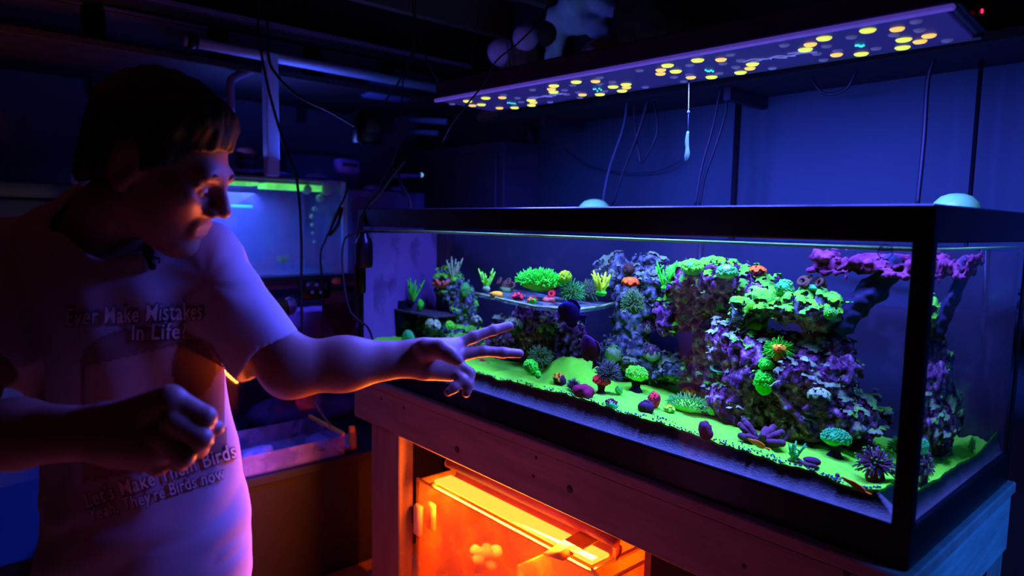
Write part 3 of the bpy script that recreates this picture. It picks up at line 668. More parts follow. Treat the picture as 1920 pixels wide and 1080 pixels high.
def spikes(mb, c, dirs, r0, l, w, seed, bend=.3, rad=(1, 1, 1), tipf=.45, seg=3, droop=0.0):
    r = np.random.default_rng(seed); ends = []
    for d in dirs:
        s = c + d * np.array(rad) * r0; L = l * (.7 + .5 * r.random()); j = r.normal(0, bend, 3); q = [s]; p = s.copy(); dd = d + 0
        for k in range(seg):
            dd = dd + j / seg + np.array([0, 0, -droop / seg]); dd = dd / np.linalg.norm(dd); p = p + dd * L / seg; q.append(p)
        mb.tube(q, [w * (1 - (1 - tipf) * k / seg) for k in range(seg + 1)], 5); ends.append(p)
    return ends
def nodules(mb, c, dirs, rad, w, sub=1):
    for i, d in enumerate(dirs): e_ = _hash(np.array([i]), np.array([i * 7]), np.array([3]), 5)[0]; mb.blob(c + d * np.array(rad) * (1 + .06 * e_), w * (1 + .35 * e_), sub)
def coral(kind, name, label, px, py, r, mats, h=None, Y=None, cat='coral', group=None, seed=None, n=None, z=1.0):
    """px, py: middle; r: half width in pixels; h: half height in pixels (base of the coral sits at py + h)"""
    h = h or r; seed = seed if seed is not None else int(px * 7 + py)
    if Y == 'hit': q_, _n = hit(px, py); Y = max(q_[1] - .35 * r * wscale(px, py, q_[1]), .03)
    if Y is None: p, nn = hit(px, py + h * .9)
    else: p, nn = wat(px, py + h, Y=Y), None
    s = wscale(px, py, p[1]); R = r * s; H = h * s; rr = np.random.default_rng(seed)
    c = p + np.array([0, 0, H]); m = mats if isinstance(mats, (list, tuple)) else [mats]
    t = thing(name, label, cat, p, group); m0, m1 = m[0], m[-1]
    if kind == 'dome':
        b = MB().blob(c, (R * .9, R * .9, H * .95), 4, .18, 60, seed); b.done('skeleton', m1, t)
        b = MB(); nodules(b, c, sph_dirs(n or 130, -.35, seed), (R * .9, R * .9, H * .92), R * .13); b.done('polyps', m0, t)['kind'] = 'stuff'
    elif kind == 'bush':
        MB().blob(c - [0, 0, H * .3], (R * .55, R * .55, H * .6), 3, .3, 50, seed).done('core', m1, t)
        b = MB(); spikes(b, c - [0, 0, H * .25], sph_dirs(n or 190, -.45, seed), R * .45, R * .62, R * .055, seed, .45, (1, 1, H / R)); b.done('branchlets', m0, t)['kind'] = 'stuff'
    elif kind == 'branch':
        MB().blob(p + [0, 0, H * .12], (R * .45, R * .4, H * .25), 3, .3, 60, seed).done('foot', m1, t)
        for k in range(n or 7):
            a = k * 2.4 + rr.random(); tilt = .25 + .55 * rr.random(); d = np.array([math.cos(a) * tilt, math.sin(a) * tilt, 1.0]); L = H * 2 * (.65 + .35 * rr.random()); b = MB()
            q = [p + d * [1, 1, 1] * L * u + [0, 0, .12 * L * u * u] for u in (0, .35, .7, 1)]; w = R * .13
            b.tube(q, [w * 1.2, w, w * .9, w * .55], 8); b.blob(q[3], w * .56, 2)
            for j in (1, 2): 
                e_ = q[j] + np.array([rr.normal() * .35, rr.normal() * .3, .5]) * L * .4; b.tube([q[j], e_], [w * .8, w * .45], 7); b.blob(e_, w * .46, 2)
            b.done('branch', m0, t)
    elif kind == 'mat':
        MB().blob(c - [0, 0, H * .4], (R, R * .7 * z, H * .7), 4, .15, 40, seed).done('mat_base', m1, t)
        b = MB(); spikes(b, c - [0, 0, H * .4], sph_dirs(n or 420, .02, seed), 1.0, H * .75, H * .09, seed, .5, (R * .97, R * .67 * z, H * .66)); b.done('tentacles', m0, t)['kind'] = 'stuff'
    elif kind == 'zoa':
        MB().blob(p + [0, 0, H * .5], (R * .85, R * .8, H * .8), 3, .3, 60, seed).done('rubble_base', m1, t)
        for d in sph_dirs(n or 13, .05, seed):
            q = p + [0, 0, H * .5] + d * [R * .82, R * .78, H * .8]; b = MB(); w = R * .27; u_ = d + rr.normal(0, .15, 3)
            b.lathe([(w * .35, -w * .8), (w * .4, 0), (w, w * .35), (w * .95, w * .55), (w * .45, w * .38), (0, w * .5)], q, u_, 12); b.done('polyp', m0, t)
    elif kind == 'mushroom':
        MB().lathe([(R * .62, -H * .05), (R * .55, H * .1), (R * .36, H * .35), (R * .42, H * .8), (R * .7, H * 1.05)], p, (0, 0, 1), 18).done('stem', m1, t)
        cc = p + [0, 0, H * 1.35]; MB().blob(cc, (R * .86, R * .86, H * .55), 4, .12, 60, seed).done('cap', m0, t)
        b = MB(); nodules(b, cc, sph_dirs(n or 210, -.35, seed), (R * .92, R * .92, H * .6), R * .085); b.done('polyps', m0, t)['kind'] = 'stuff'
    elif kind == 'rings':
        MB().blob(p + [0, 0, H * .3], (R * .9, R * .7, H * .5), 3, .25, 60, seed).done('rubble_base', m1, t)
        for k in range(n or 5):
            q = p + [R * .8 * rr.uniform(-1, 1), R * .6 * rr.uniform(-1, 1), H * (.7 + .8 * rr.random())]; d = np.array([rr.normal() * .5, -1.0, .7])
            MB().torus(q, R * .33, R * .14, d, 16, 8).done('polyp_ring', m0, t)
    elif kind == 'fingers':
        for k in range(n or 10):
            a = k / (n or 10) * math.pi * 2 + rr.random() * .5; el = .15 + .7 * rr.random(); d = np.array([math.cos(a) * math.cos(el), math.sin(a) * math.cos(el) * .7, math.sin(el)])
            q = [p + d * R * u for u in (.1, .4, .75, 1.0)]; w = R * .16; b = MB(); b.tube(q, [w * .8, w, w, w * .85], 10); b.blob(q[-1], w * .86, 2); b.done('finger', m0, t)
    elif kind == 'stone':
        b = MB().blob(p + [0, 0, H * .75], (R, R * .8, H), 4, .3, 34, seed); b.done('stone_body', m0, t)
        if len(m) > 1:
            b = MB(); nodules(b, p + [0, 0, H * .8], sph_dirs(24, .45, seed), (R * .8, R * .65, H * .95), R * .14); b.done('crust', m1, t)['kind'] = 'stuff'
    elif kind == 'plate':
        MB().lathe([(R * .35, 0), (R * .3, H * .5), (R * .95, H * 1.1), (R, H * 1.3), (R * .9, H * 1.25), (R * .3, H * .85), (0, H * .8)], p, (.05, -.3, 1), 24).done('plate_body', m0, t)
        if len(m) > 1:
            b = MB(); 
            for d in sph_dirs(14, .2, seed): b.blob(p + [0, 0, H * 1.0] + d * [R * .7, R * .7, H * .4], R * .13, 2)
            b.done('polyps', m1, t)['kind'] = 'stuff'
    elif kind == 'anemone':
        MB().lathe([(R * .42, 0), (R * .5, H * .3), (R * .38, H * .8), (R * .5, H * 1.1)], p, (0, 0, 1), 18).done('column', m1, t)
        b = MB(); ends = spikes(b, p + [0, 0, H * 1.05], sph_dirs(n or 90, -.15, seed), R * .35, R * .75, R * .06, seed, .3, (1, 1, .6), .6, 4, .55); b.done('tentacles', m[1] if len(m) > 2 else m1, t)['kind'] = 'stuff'
        b = MB()
        for e_ in ends[::2]: b.blob(e_, R * .05, 1)
        b.done('tentacle_tips', m0, t)['kind'] = 'stuff'
    return t
G_SAND = 'small corals set out on the sand'; G_ROCK = 'corals growing on the rocks'; G_TRAY = 'coral frags on the flat tray'; G_SHELF = 'coral frags on the small magnetic shelf'
# flat tray in mid tank
TZ = .333
_fr = [wat(893, 550, Z=TZ), wat(950, 563, Z=TZ), wat(1005, 575, Z=TZ), wat(1085, 580, Z=TZ), wat(1128, 574, Z=TZ), wat(1155, 567, Z=TZ)]
tp = _fr + [np.array([q[0] - .03, min(q[1] + .32, .575), q[2]]) for q in _fr[::-1]]; NT = len(tp)
tr = thing('coral_tray', 'flat pale tray of coral frags resting on the dark rock in mid tank', 'tray', np.mean(tp, 0) - [0, 0, .012])
V = np.array(tp + [q - np.array([0, 0, .010]) for q in tp]); F = [tuple(range(NT)), tuple(range(2 * NT - 1, NT - 1, -1))] + [(i, NT + i, NT + (i + 1) % NT, (i + 1) % NT) for i in range(NT)]
make('tray_board', V, F, glass('tray_acrylic', refl=.03, spots=((.12, .16, .06), 25, .45, .75, .15)), tr, smooth=False)
b = MB()
b.tube(_fr, .0035, 6)
b.done('tray_lip', cm('tray_lip', (.30, .52, .14), (.14, .26, .09), scale=30), tr)
mid = np.mean(tp, 0); MB().lathe([(.03, -.06), (.022, -.03), (.04, -.0105)], mid, (0, 0, 1), 14).done('tray_foot', m_rock, tr)
SOLIDS.append(BVHTree.FromPolygons([tuple(v) for v in V], F))
coral('branch', 'branching_coral', 'pale yellow-green knobbly coral at the left tip of the flat tray', 912, 525, 21, [K_LIME, K_WHITE], 20, group=G_TRAY, n=5)
coral('rings', 'ring_coral', 'dull brown ring polyps in the back left of the flat tray', 948, 535, 19, [K_BROWN, K_SAGE], 13, group=G_TRAY)
coral('stone', 'button_coral', 'flat orange button coral on the left edge of the flat tray', 930, 551, 15, [K_AMBER], 7, group=G_TRAY)
coral('zoa', 'polyp_colony', 'small dark red polyp cluster beside the flat orange button', 971, 554, 14, [K_RED, K_PLUM], 9, group=G_TRAY, n=8)
coral('zoa', 'polyp_colony', 'tiny scarlet and green polyps on the front edge of the flat tray', 998, 561, 13, [K_RED, K_GREEN], 8, group=G_TRAY, n=7)
coral('mat', 'carpet_anemone', 'wide fuzzy green carpet anemone on the back of the flat tray', 1012, 525, 46, [K_GREEN, K_LIME], 21, group=G_TRAY)
coral('rings', 'ring_coral', 'coral-red ring polyp standing in mid tray', 1030, 554, 16, [K_RED, K_PINK], 14, group=G_TRAY, n=2)
coral('dome', 'brain_coral', 'small crimson dome coral beside the carpet anemone', 1041, 538, 7, [K_RED, K_PLUM], 7, group=G_TRAY, n=60)
coral('dome', 'brain_coral', 'small yellow dome coral right of the carpet anemone', 1060, 521, 14, [K_YEL, K_LIME], 12, group=G_TRAY)
coral('bush', 'staghorn_coral', 'spiky mint coral in front of the yellow dome on the tray', 1072, 547, 28, [K_MINT, K_SAGE], 23, group=G_TRAY, n=110)
coral('bush', 'staghorn_coral', 'soft sage green bush on the right of the flat tray', 1104, 544, 24, [K_SAGE, K_GREY], 24, group=G_TRAY, n=120)
coral('branch', 'leather_coral', 'bright yellow lobed coral at the right end of the flat tray', 1128, 532, 26, [K_YEL, K_GREEN], 22, group=G_TRAY, n=8)
# magnetic shelf on the left pane
sc_ = wat(775, 580, Y=.36); shelf = thing('frag_shelf', 'small clear shelf fixed to the left pane of the aquarium', 'shelf', (-TL + .012, sc_[1], sc_[2] - .01))
MB().box(-TL + .012, wat(822, 580, Y=.30)[0], .27, .45, sc_[2] - .008, sc_[2], .002).done('shelf_board', cm('shelf_clear', (.05, .05, .05)), shelf, smooth=False)
MB().box(-TL + .012, -TL + .03, .30, .40, sc_[2] - .05, sc_[2] + .03, .003).done('magnet_bracket', black_plastic, shelf, smooth=False)
V = np.array([(x, y, sc_[2]) for x, y in ((-TL + .012, .27), (-TL + .26, .27), (-TL + .26, .45), (-TL + .012, .45))]); SOLIDS.append(BVHTree.FromPolygons([tuple(v) for v in V], [(0, 1, 2, 3)]))
pb = wat(758, 598, Y=.31); pmp = thing('circulation_pump', 'square black pump hanging beneath the small clear shelf', 'pump', pb - [0, 0, .03])
s_ = wscale(758, 598, .31); MB().box(pb[0] - 26 * s_, pb[0] + 22 * s_, pb[1] - .03, pb[1] + .03, pb[2] - 16 * s_, pb[2] + 18 * s_, .006).done('pump_body', black_plastic, pmp)
MB().lathe([(9 * s_, 0), (9 * s_, 12 * s_), (7 * s_, 14 * s_)], pb + [-24 * s_, -.01, -2 * s_], (-1, -.2, 0), 16).done('nozzle', black_plastic, pmp)
coral('mushroom', 'toadstool_coral', 'pale green toadstool coral on a dark stem on the small shelf', 742, 553, 13, [K_MINT, K_DARK], 14, Y=.36, group=G_SHELF)
coral('branch', 'branching_coral', 'deep green branching coral in the middle of the small shelf', 772, 548, 16, [K_GREEN, K_DARK], 22, Y=.37, group=G_SHELF, n=6)
coral('stone', 'cone_coral', 'smooth bright green cone coral at the end of the small shelf', 788, 569, 9, [K_GREEN], 10, Y=.33, group=G_SHELF)
# left rock
coral('fingers', 'finger_coral', 'pink and cream finger coral pointing up from the left rock', 828, 515, 24, [K_PINK], 26, group=G_ROCK, n=6)
coral('branch', 'branching_coral', 'pale lime knobbly coral topping the left rock', 850, 508, 20, [K_WHITE, K_LIME], 20, group=G_ROCK)
coral('dome', 'brain_coral', 'pale mint dome coral on the right shoulder of the left rock', 872, 545, 11, [K_MINT, K_MINT], 14, group=G_ROCK)
coral('stone', 'sponge', 'teal block-shaped sponge on the sand at the left end', 768, 630, 17, [K_TEAL], 16, Y=.25, cat='sponge')
coral('zoa', 'polyp_colony', 'whitish polyp cluster low on the left rock above the forearm', 812, 605, 20, [K_WHITE, K_GREY], 15, Y=.28, group=G_ROCK, n=20)
coral('dome', 'brain_coral', 'small yellow-green coral beside the whitish polyp cluster', 843, 610, 10, [K_LIME, K_GREEN], 8, Y=.28, group=G_ROCK)
coral('zoa', 'polyp_colony', 'pale blue-white polyps between the left rock and the tray', 893, 598, 14, [K_WHITE, K_GREY], 12, group=G_ROCK, n=12)
# back rock and mid reef
coral('dome', 'brain_coral', 'olive brown dome coral behind the orange-red coral', 1178, 507, 12, [K_BROWN, K_BROWN], 12, group=G_ROCK)
coral('zoa', 'polyp_colony', 'orange-red polyp mound above the round bushy coral', 1182, 526, 19, [K_ORANGE, K_RED], 9, Y=.40, group=G_ROCK, n=18)
coral('bush', 'bushy_coral', 'round grey-green bushy coral below the orange-red mound', 1185, 562, 24, [K_SAGE, K_GREY], 30, Y=.37, group=G_ROCK, n=260)
coral('branch', 'staghorn_coral', 'upright bright green staghorn coral left of the overhanging rock', 1247, 518, 22, [K_GREEN, K_GREEN], 24, Y=.38, group=G_ROCK, n=7)
coral('dome', 'brain_coral', 'pale lime dome coral on the left crown of the overhanging rock', 1297, 503, 22, [K_LIME, K_MINT], 15, group=G_ROCK, n=160)
coral('dome', 'brain_coral', 'mint dome coral in the middle crown of the overhanging rock', 1362, 512, 20, [K_MINT, K_WHITE], 14, group=G_ROCK, n=160)
coral('stone', 'purple_stone', 'smooth purple stone between the lime and mint domes', 1333, 502, 12, [K_VIOL], 8, group=G_ROCK)
coral('zoa', 'polyp_colony', 'orange-red crest of polyps at the right end of the overhanging rock', 1420, 505, 18, [K_ORANGE, K_PLUM], 11, group=G_ROCK, n=16)
coral('zoa', 'polyp_colony', 'two pale mint polyps low on the front of the overhanging rock', 1280, 590, 12, [K_MINT, K_GREY], 10, group=G_ROCK, n=6)
coral('dome', 'brain_coral', 'round dark green dome coral on the left of the lime ledge', 1470, 543, 18, [K_MINT, K_TEAL], 17, group=G_ROCK, n=120)
coral('rings', 'ring_coral', 'brown and purple ring coral on a pale disc on the lime ledge', 1523, 533, 24, [K_BROWN, K_TEAL], 12, group=G_ROCK, n=9)
coral('anemone', 'flower_anemone', 'green flower anemone with an orange centre on the big purple rock', 1460, 660, 27, [K_LIME, K_GREEN, K_AMBER], 18, group=G_ROCK, n=120)
coral('zoa', 'polyp_colony', 'orange polyp disc in the heart of the green flower anemone', 1460, 650, 14, [K_AMBER, K_ORANGE], 9, group=G_ROCK, n=14, Y=hit(1460, 650)[0][1] - .042)
coral('dome', 'hammer_coral', 'vivid green lobe of hammer coral just below the flower anemone', 1436, 684, 15, [K_GREEN, K_GREEN], 14, Y='hit', group=G_ROCK, n=150)
coral('dome', 'hammer_coral', 'longer vivid green lobe of hammer coral lower on the big purple rock', 1432, 715, 21, [K_GREEN, K_GREEN], 24, Y='hit', group=G_ROCK, n=220)
coral('plate', 'plate_coral', 'teal plate coral with dark spots on the left flank of the big rock', 1350, 692, 19, [K_TEAL, K_DARK], 9, group=G_ROCK)
coral('fingers', 'finger_sponge', 'dull purple finger sponges in the hollow under the big rock', 1425, 808, 48, [K_VIOL], 26, cat='sponge', n=13)
# right foreground on the sand
coral('mushroom', 'toadstool_coral', 'bright mint toadstool coral on a dark stem near the right corner', 1565, 833, 27, [K_TEAL, K_DARK], 27, group=G_SAND)
coral('bush', 'bushy_coral', 'dark purple bushy coral just right of the mint toadstool', 1614, 828, 23, [K_PURP, K_PURP], 20, group=G_SAND, n=200)
coral('bush', 'bushy_coral', 'dark bush with green speckles against the right corner', 1682, 835, 18, [K_MINT, K_PURP], 20, group=G_SAND, n=120)
coral('anemone', 'tube_anemone', 'brown-purple anemone with green tentacle tips in the right corner', 1640, 878, 36, [K_GREEN, K_VIOL, K_PLUM], 28, group=G_SAND, n=110)
coral('stone', 'snail_shell', 'round purple snail shell on the sand in front of the toadstool', 1446, 857, 15, [K_PLUM, K_VIOL], 13, cat='shell')
coral('branch', 'branching_coral', 'low teal starfish-shaped coral beside the snail shell', 1487, 850, 20, [K_TEAL, K_SAGE], 17, group=G_SAND, n=6)
coral('stone', 'purple_stone', 'small dark purple stone left of the mint toadstool stem', 1520, 862, 16, [K_PURP], 6, cat='rock')
coral('stone', 'purple_slab', 'upright dark purple stone chip on the sand left of the big rock', 1322, 806, 16, [K_PURP, K_VIOL], 18, cat='rock')
coral('stone', 'pebble', 'small dark pebble on the open sand by the purple chip', 1369, 835, 9, [K_DARK], 4, cat='rock')
coral('zoa', 'polyp_colony', 'magenta polyp frag under the tail of the nearer orange streak', 1650, 918, 15, [K_PLUM, K_RED], 8, group=G_SAND, n=8)
q = [np.array(hit(px, py)[0]) + [0, 0, .004] for px, py in ((1490, 862), (1510, 874), (1530, 880), (1548, 893), (1566, 903), (1570, 895))]
tag(MB().tube(spline(q, 5), .0045, 8).done('worm_tube', K_VIOL), 'thin purple worm tube snaking over the sand in front', 'worm tube')
# mid foreground on the sand
coral('stone', 'live_rock', 'purple stone with a pink-red crust beside the pointing hand', 905, 690, 22, [K_VIOL, K_RED], 17, cat='rock')
coral('stone', 'dark_stone', 'small dark stone at the front edge of the sand by the hand', 933, 713, 14, [K_PURP], 11, cat='rock')
coral('dome', 'leather_coral', 'vivid green lobed coral on the sand right of the fingertips', 995, 687, 17, [K_GREEN, K_GREEN], 14, Y=.10, group=G_SAND, n=60)
coral('stone', 'purple_stone', 'purple stone under the vivid green lobed coral', 985, 712, 29, [K_PURP], 13, cat='rock')
coral('dome', 'leather_coral', 'small round green coral on the sand below the lobed one', 1009, 703, 8, [K_GREEN, K_GREEN], 8, Y=.075, group=G_SAND, n=30)
coral('bush', 'bushy_coral', 'feathery grey-green coral behind the vivid green lobes', 1012, 668, 27, [K_SAGE, K_GREY], 22, Y=.26, group=G_SAND, n=240)
coral('zoa', 'polyp_colony', 'yellow-orange polyps on a purple stone in the middle of the sand', 1048, 707, 15, [K_AMBER, K_PURP], 14, group=G_SAND, n=14)
coral('bush', 'bushy_coral', 'stubby blue-violet coral right of the yellow-orange polyps', 1075, 722, 16, [K_VIOL, K_VIOL], 13, group=G_SAND, n=130)
coral('mushroom', 'mushroom_coral', 'crimson mushroom coral on a purple stone in front', 1127, 722, 19, [K_RED, K_PURP], 18, group=G_SAND)
coral('stone', 'purple_stone', 'jagged purple stone left of the crimson mushroom coral', 1096, 732, 25, [K_PLUM], 15, cat='rock')
coral('bush', 'bushy_coral', 'wispy grey coral behind the crimson mushroom', 1140, 695, 27, [K_GREY, K_GREY], 22, Y=.22, group=G_SAND, n=200)
coral('stone', 'clam', 'teal striped clam lying in front of the crimson mushroom', 1146, 757, 17, [K_TEAL, K_PLUM], 9, cat='clam')
coral('mushroom', 'toadstool_coral', 'tilted bright green toadstool on a dark stem in mid sand', 1192, 712, 23, [K_LIME, K_DARK], 24, group=G_SAND)
coral('dome', 'ball_sponge', 'dark red ball sponge on the sand right of the clam', 1226, 750, 13, [K_PLUM, K_RED], 14, cat='sponge', n=90)
coral('stone', 'purple_stone', 'purple lump half in front of the dark red ball sponge', 1212, 762, 17, [K_PURP, K_VIOL], 13, cat='rock')
coral('mat', 'polyp_mat', 'bed of mint and lime frags between the ball sponge and big rock', 1292, 756, 40, [K_MINT, K_LIME], 16, group=G_SAND, n=160)
coral('zoa', 'polyp_colony', 'orange-brown polyp cone rising behind the mint frag bed', 1291, 733, 15, [K_AMBER, K_BROWN], 11, group=G_SAND, n=14)
coral('dome', 'brain_coral', 'small lime coral at the foot of the big rock', 1336, 770, 12, [K_LIME, K_GREEN], 10, group=G_SAND, n=60)
# smaller growths on the rock faces
coral('zoa', 'polyp_colony', 'blue-white polyps on the dark rock under the left of the tray', 962, 604, 22, [K_WHITE, K_GREY], 17, Y='hit', group=G_ROCK, n=18)
coral('zoa', 'polyp_colony', 'blue-white polyps on the dark rock below the middle of the tray', 1022, 614, 20, [K_WHITE, K_VIOL], 14, Y='hit', group=G_ROCK, n=15)
coral('zoa', 'polyp_colony', 'mint-white polyps just right of the dark oval fish', 1150, 655, 17, [K_MINT, K_WHITE], 19, Y='hit', group=G_ROCK, n=15)
coral('bush', 'bushy_coral', 'pale violet tuft on the rock right of the bushy coral', 1215, 612, 15, [K_VIOL, K_WHITE], 15, Y='hit', group=G_ROCK, n=110)
coral('zoa', 'polyp_colony', 'lavender polyps low on the back rock above the green toadstool', 1222, 655, 19, [K_VIOL, K_WHITE], 17, Y='hit', group=G_ROCK, n=16)
coral('dome', 'brain_coral', 'lime knob on the right end of the lime ledge', 1556, 588, 13, [K_LIME, K_MINT], 12, Y='hit', group=G_ROCK, n=70)
coral('branch', 'branching_coral', 'mint antler coral on the left peak of the big purple rock', 1392, 612, 20, [K_MINT, K_TEAL], 15, Y='hit', group=G_ROCK, n=7)
coral('zoa', 'polyp_colony', 'pale lilac polyps on the right face of the big purple rock', 1535, 735, 22, [K_WHITE, K_VIOL], 18, Y='hit', group=G_ROCK, n=18)
coral('zoa', 'polyp_colony', 'violet polyps near the foot of the big purple rock', 1585, 765, 18, [K_VIOL, K_VIOL], 15, Y='hit', group=G_ROCK, n=14)
coral('bush', 'bushy_coral', 'small teal tuft at the far left foot of the left rock', 795, 632, 15, [K_TEAL, K_MINT], 11, Y='hit', group=G_ROCK, n=100)
coral('dome', 'brain_coral', 'lime button coral on the sand between mound and red mushroom', 1160, 733, 9, [K_LIME, K_TEAL], 9, group=G_SAND, n=40)
coral('zoa', 'polyp_colony', 'yellow-green polyps on the sand left of the mint frag bed', 1255, 765, 13, [K_YEL, K_MINT], 9, group=G_SAND, n=10)
# fish
def fish(name, label, px, py, Y, L, Hh, head, mats, tail=1.0, thick=.22, stripes=None):
    """L, Hh: half length and half height in pixels; head: heading angle in the plane of the glass"""
    c = wat(px, py, Y=Y); s = wscale(px, py, Y); L, Hh = L * s, Hh * s; t = thing(name, label, 'fish', c - [0, 0, Hh]); a = head
    ex = np.array([math.cos(a) * .92, .25 * math.cos(a), math.sin(a)]); ex /= np.linalg.norm(ex); ey = np.cross(ex, np.array([0, 1.0, 0])); ey = -ey / np.linalg.norm(ey); ez = np.cross(ex, ey)
    V, F = ico(4); V = V.copy(); w = 1 - .35 * np.clip(V[:, 0], 0, 1) ** 2
    P = c + np.outer(V[:, 0] * L, ex) + np.outer(V[:, 1] * w * Hh * .92, ey) + np.outer(V[:, 2] * Hh * thick * (1 - .4 * np.abs(V[:, 0])), ez)
    body = make('body', P, F, mats[0], t)
    def fin(pts, th=.0015, nm='fin', m=None):
        q = np.array([c + ex * u * L + ey * v * Hh for u, v in pts]); k = len(q); VV = np.concatenate([q + ez * th, q - ez * th]); FF = [tuple(range(k)), tuple(range(2 * k - 1, k - 1, -1))] + [(i, k + i, k + (i + 1) % k, (i + 1) % k) for i in range(k)]
        make(nm, VV, FF, m or mats[-1], t, smooth=False)
    fin([(-.9, .15), (-1.15, .25), (-1.5, .62 * tail), (-1.42, 0), (-1.5, -.62 * tail), (-1.15, -.25), (-.9, -.15)], nm='tail_fin')
    fin([(.35, .85), (.1, 1.12), (-.4, 1.15), (-.85, .75), (-.8, .4), (-.3, .8)], nm='dorsal_fin'); fin([(.1, -.85), (-.2, -1.12), (-.6, -1.05), (-.88, -.7), (-.8, -.4), (-.2, -.8)], nm='anal_fin')
    for sg in (-1, 1):
        MB().blob(c + ex * L * .68 + ey * Hh * .22 + ez * sg * Hh * thick * .62, Hh * .09, 2).done('eye', K_DARK, t)
    return t
F_BLUE = reef('fish_blue', (.02, .016, .11), (.035, .03, .18), scale=90, rough=.5); F_DARK = reef('fish_dark', (.045, .014, .06), (.08, .025, .09), scale=30, rough=.5); F_ORG = reef('streak_orange', (.98, .22, .02), (.95, .30, .03), scale=30, rough=.5)
fish('tang', 'deep blue disc-shaped fish hovering in front of the tray', 1067, 586, .05, 27, 24, math.pi * .93, [F_BLUE, F_BLUE], .6)
fish('angelfish', 'dark oval fish with a fan tail swimming below the blue one', 1105, 652, .13, 26, 22, math.radians(118), [F_DARK, F_DARK], .9)
fish('orange_streak', 'small orange fish-shaped streak over the sand by the finger sponges', 1418, 831, .10, 18, 5, math.radians(165), [F_ORG, F_ORG], .9, .5)  # fish shapes standing in for orange reflection streaks on the glass
fish('orange_streak', 'nearer slim orange fish-shaped streak over the sand in the right corner', 1600, 908, .06, 24, 5, math.radians(158), [F_ORG, F_ORG], 1.2, .5)
# ------------------------------------------------------------------ shelf on the back wall with soft toys and a ball
m_board = pm('dark_board', (.009, .009, .018), (.013, .012, .024), scale=4, rough=.7, stretch=(1, 8, 8))
sh = thing('wall_shelf', 'long dark board shelf on the back wall behind the LED hood', 'shelf', (-.3, WALL_Y, 1.0))
MB().box(-1.95, 1.3, .74, WALL_Y, 1.005, 1.035, .003).done('shelf_board', m_board, sh, smooth=False)
for x in (-1.7, -.85, .0, .85):
    MB().box(x - .012, x + .012, .78, WALL_Y, .965, 1.004).done('bracket', m_board, sh, smooth=False)
SZ = 1.036
def on_shelf(px, py, Y=.86): return at(px, py, Y=Y)
m_tan = pm('plush_tan', (.16, .085, .05), (.05, .03, .03), scale=26, rough=.95, bump=.5, stretch=(3, 1, 1)); m_lilac = pm('plush_lilac', (.55, .35, .62), (.40, .25, .5), scale=20, rough=.9)
c = on_shelf(965, 95); toy = thing('soft_toy', 'striped tan soft toy with two lilac balls behind the hood', 'toy', (c[0], c[1], SZ))
f = Field(np.array([c[0] - .30, .75, SZ - .01]), np.array([c[0] + .25, .99, SZ + .42]), .008)
f.ball((c[0] + .02, .87, SZ + .12), (.15, .09, .13), .05); f.ball((c[0] + .04, .87, SZ + .26), (.10, .08, .10), .05); f.cone((c[0] - .10, .86, SZ + .06), (c[0] - .19, .84, SZ + .02), .05, .03, .03); f.cone((c[0] + .10, .86, SZ + .05), (c[0] + .17, .84, SZ + .03), .05, .03, .03); f.cone((c[0] + .07, .87, SZ + .33), (c[0] + .10, .87, SZ + .39), .03, .02, .02)
zz = f.lo[2] + f.h * np.arange(f.n[2]); f.S = np.maximum(f.S, (SZ + .002 - zz)[None, None, :].astype(np.float32)); f.roughen(.006, 40, 3, 3); V, F = f.mesh(); make('toy_body', V, F, m_tan, toy)
for (px, py, r) in ((940, 98, .060), (985, 70, .056)): q = at(px, py, Y=.79); MB().blob(q, r, 4, .05, 20).done('lilac_ball', m_lilac, toy)
m_cloth = pm('pale_cloth', (.45, .70, .85), (.30, .50, .70), scale=8, rough=.9)
cl = thing('hanging_cloth', 'pale blue cloth draped over the shelf behind the hood', 'cloth', (on_shelf(1050, 100)[0], .86, SZ))
f = Field(np.array([-2.05, .76, SZ - .02]), np.array([-1.15, 1.0, 1.60]), .009)
pts = [(1030, 130, .036), (1038, 95, .034), (1045, 60, .040), (1060, 35, .055), (1080, 10, .07)]; f.chain([at(a, b_, Y=.85) for a, b_, r in pts], [r for *_, r in pts], .03)
pts = [(1050, 45, .05), (1085, 40, .045), (1120, 48, .03), (1140, 58, .02)]; f.chain([at(a, b_, Y=.85) for a, b_, r in pts], [r for *_, r in pts], .03)
pts = [(1085, 2, .04), (1125, 10, .03), (1170, 28, .022)]; f.chain([at(a, b_, Y=.86) for a, b_, r in pts], [r for *_, r in pts], .03)
f.roughen(.012, 14, 8, 3); V, F = f.mesh(); make('cloth_fold', V, F, m_cloth, cl)
q = at(1026, 64, Y=.80); tag(MB().blob(q, (.045, .035, .05), 4, .15, 25).done('dark_pompom', pm('pompom', (.02, .015, .015), rough=.95)), 'small dark pompom hanging on the pale blue cloth', 'pompom')
q = at(1140, 75, Y=.84); q[2] = max(q[2], SZ + .105); ball = thing('play_ball', 'dark red ball with a pale patch on the shelf behind the hood', 'ball', (q[0], q[1], SZ))
MB().blob((q[0], q[1], SZ + .125), .122, 4).done('ball_body', pm('ball_red', (.30, .012, .02), (.20, .01, .018), scale=3, rough=.4), ball)
tw_ = CAM - np.array([q[0], q[1], SZ + .125]); tw_ /= np.linalg.norm(tw_); pc = np.array([q[0], q[1], SZ + .125]) + (tw_ * .75 - CR * .55 + CU * .36) * .108
MB().blob(pc, (.030, .03, .045), 3).done('pale_patch', m_lilac, ball)
q = at(1222, 60, Y=.87); f = Field(np.array([q[0] - .34, .78, SZ - .01]), np.array([q[0] + .34, .99, SZ + .50]), .009)
for (px, py, r) in ((1200, 20, .10), (1225, 70, .12), (1262, 80, .09), (1190, 70, .09), (1240, 30, .08)): w_ = at(px, py, Y=.88); f.ball(w_, (r, .085, r), .05)
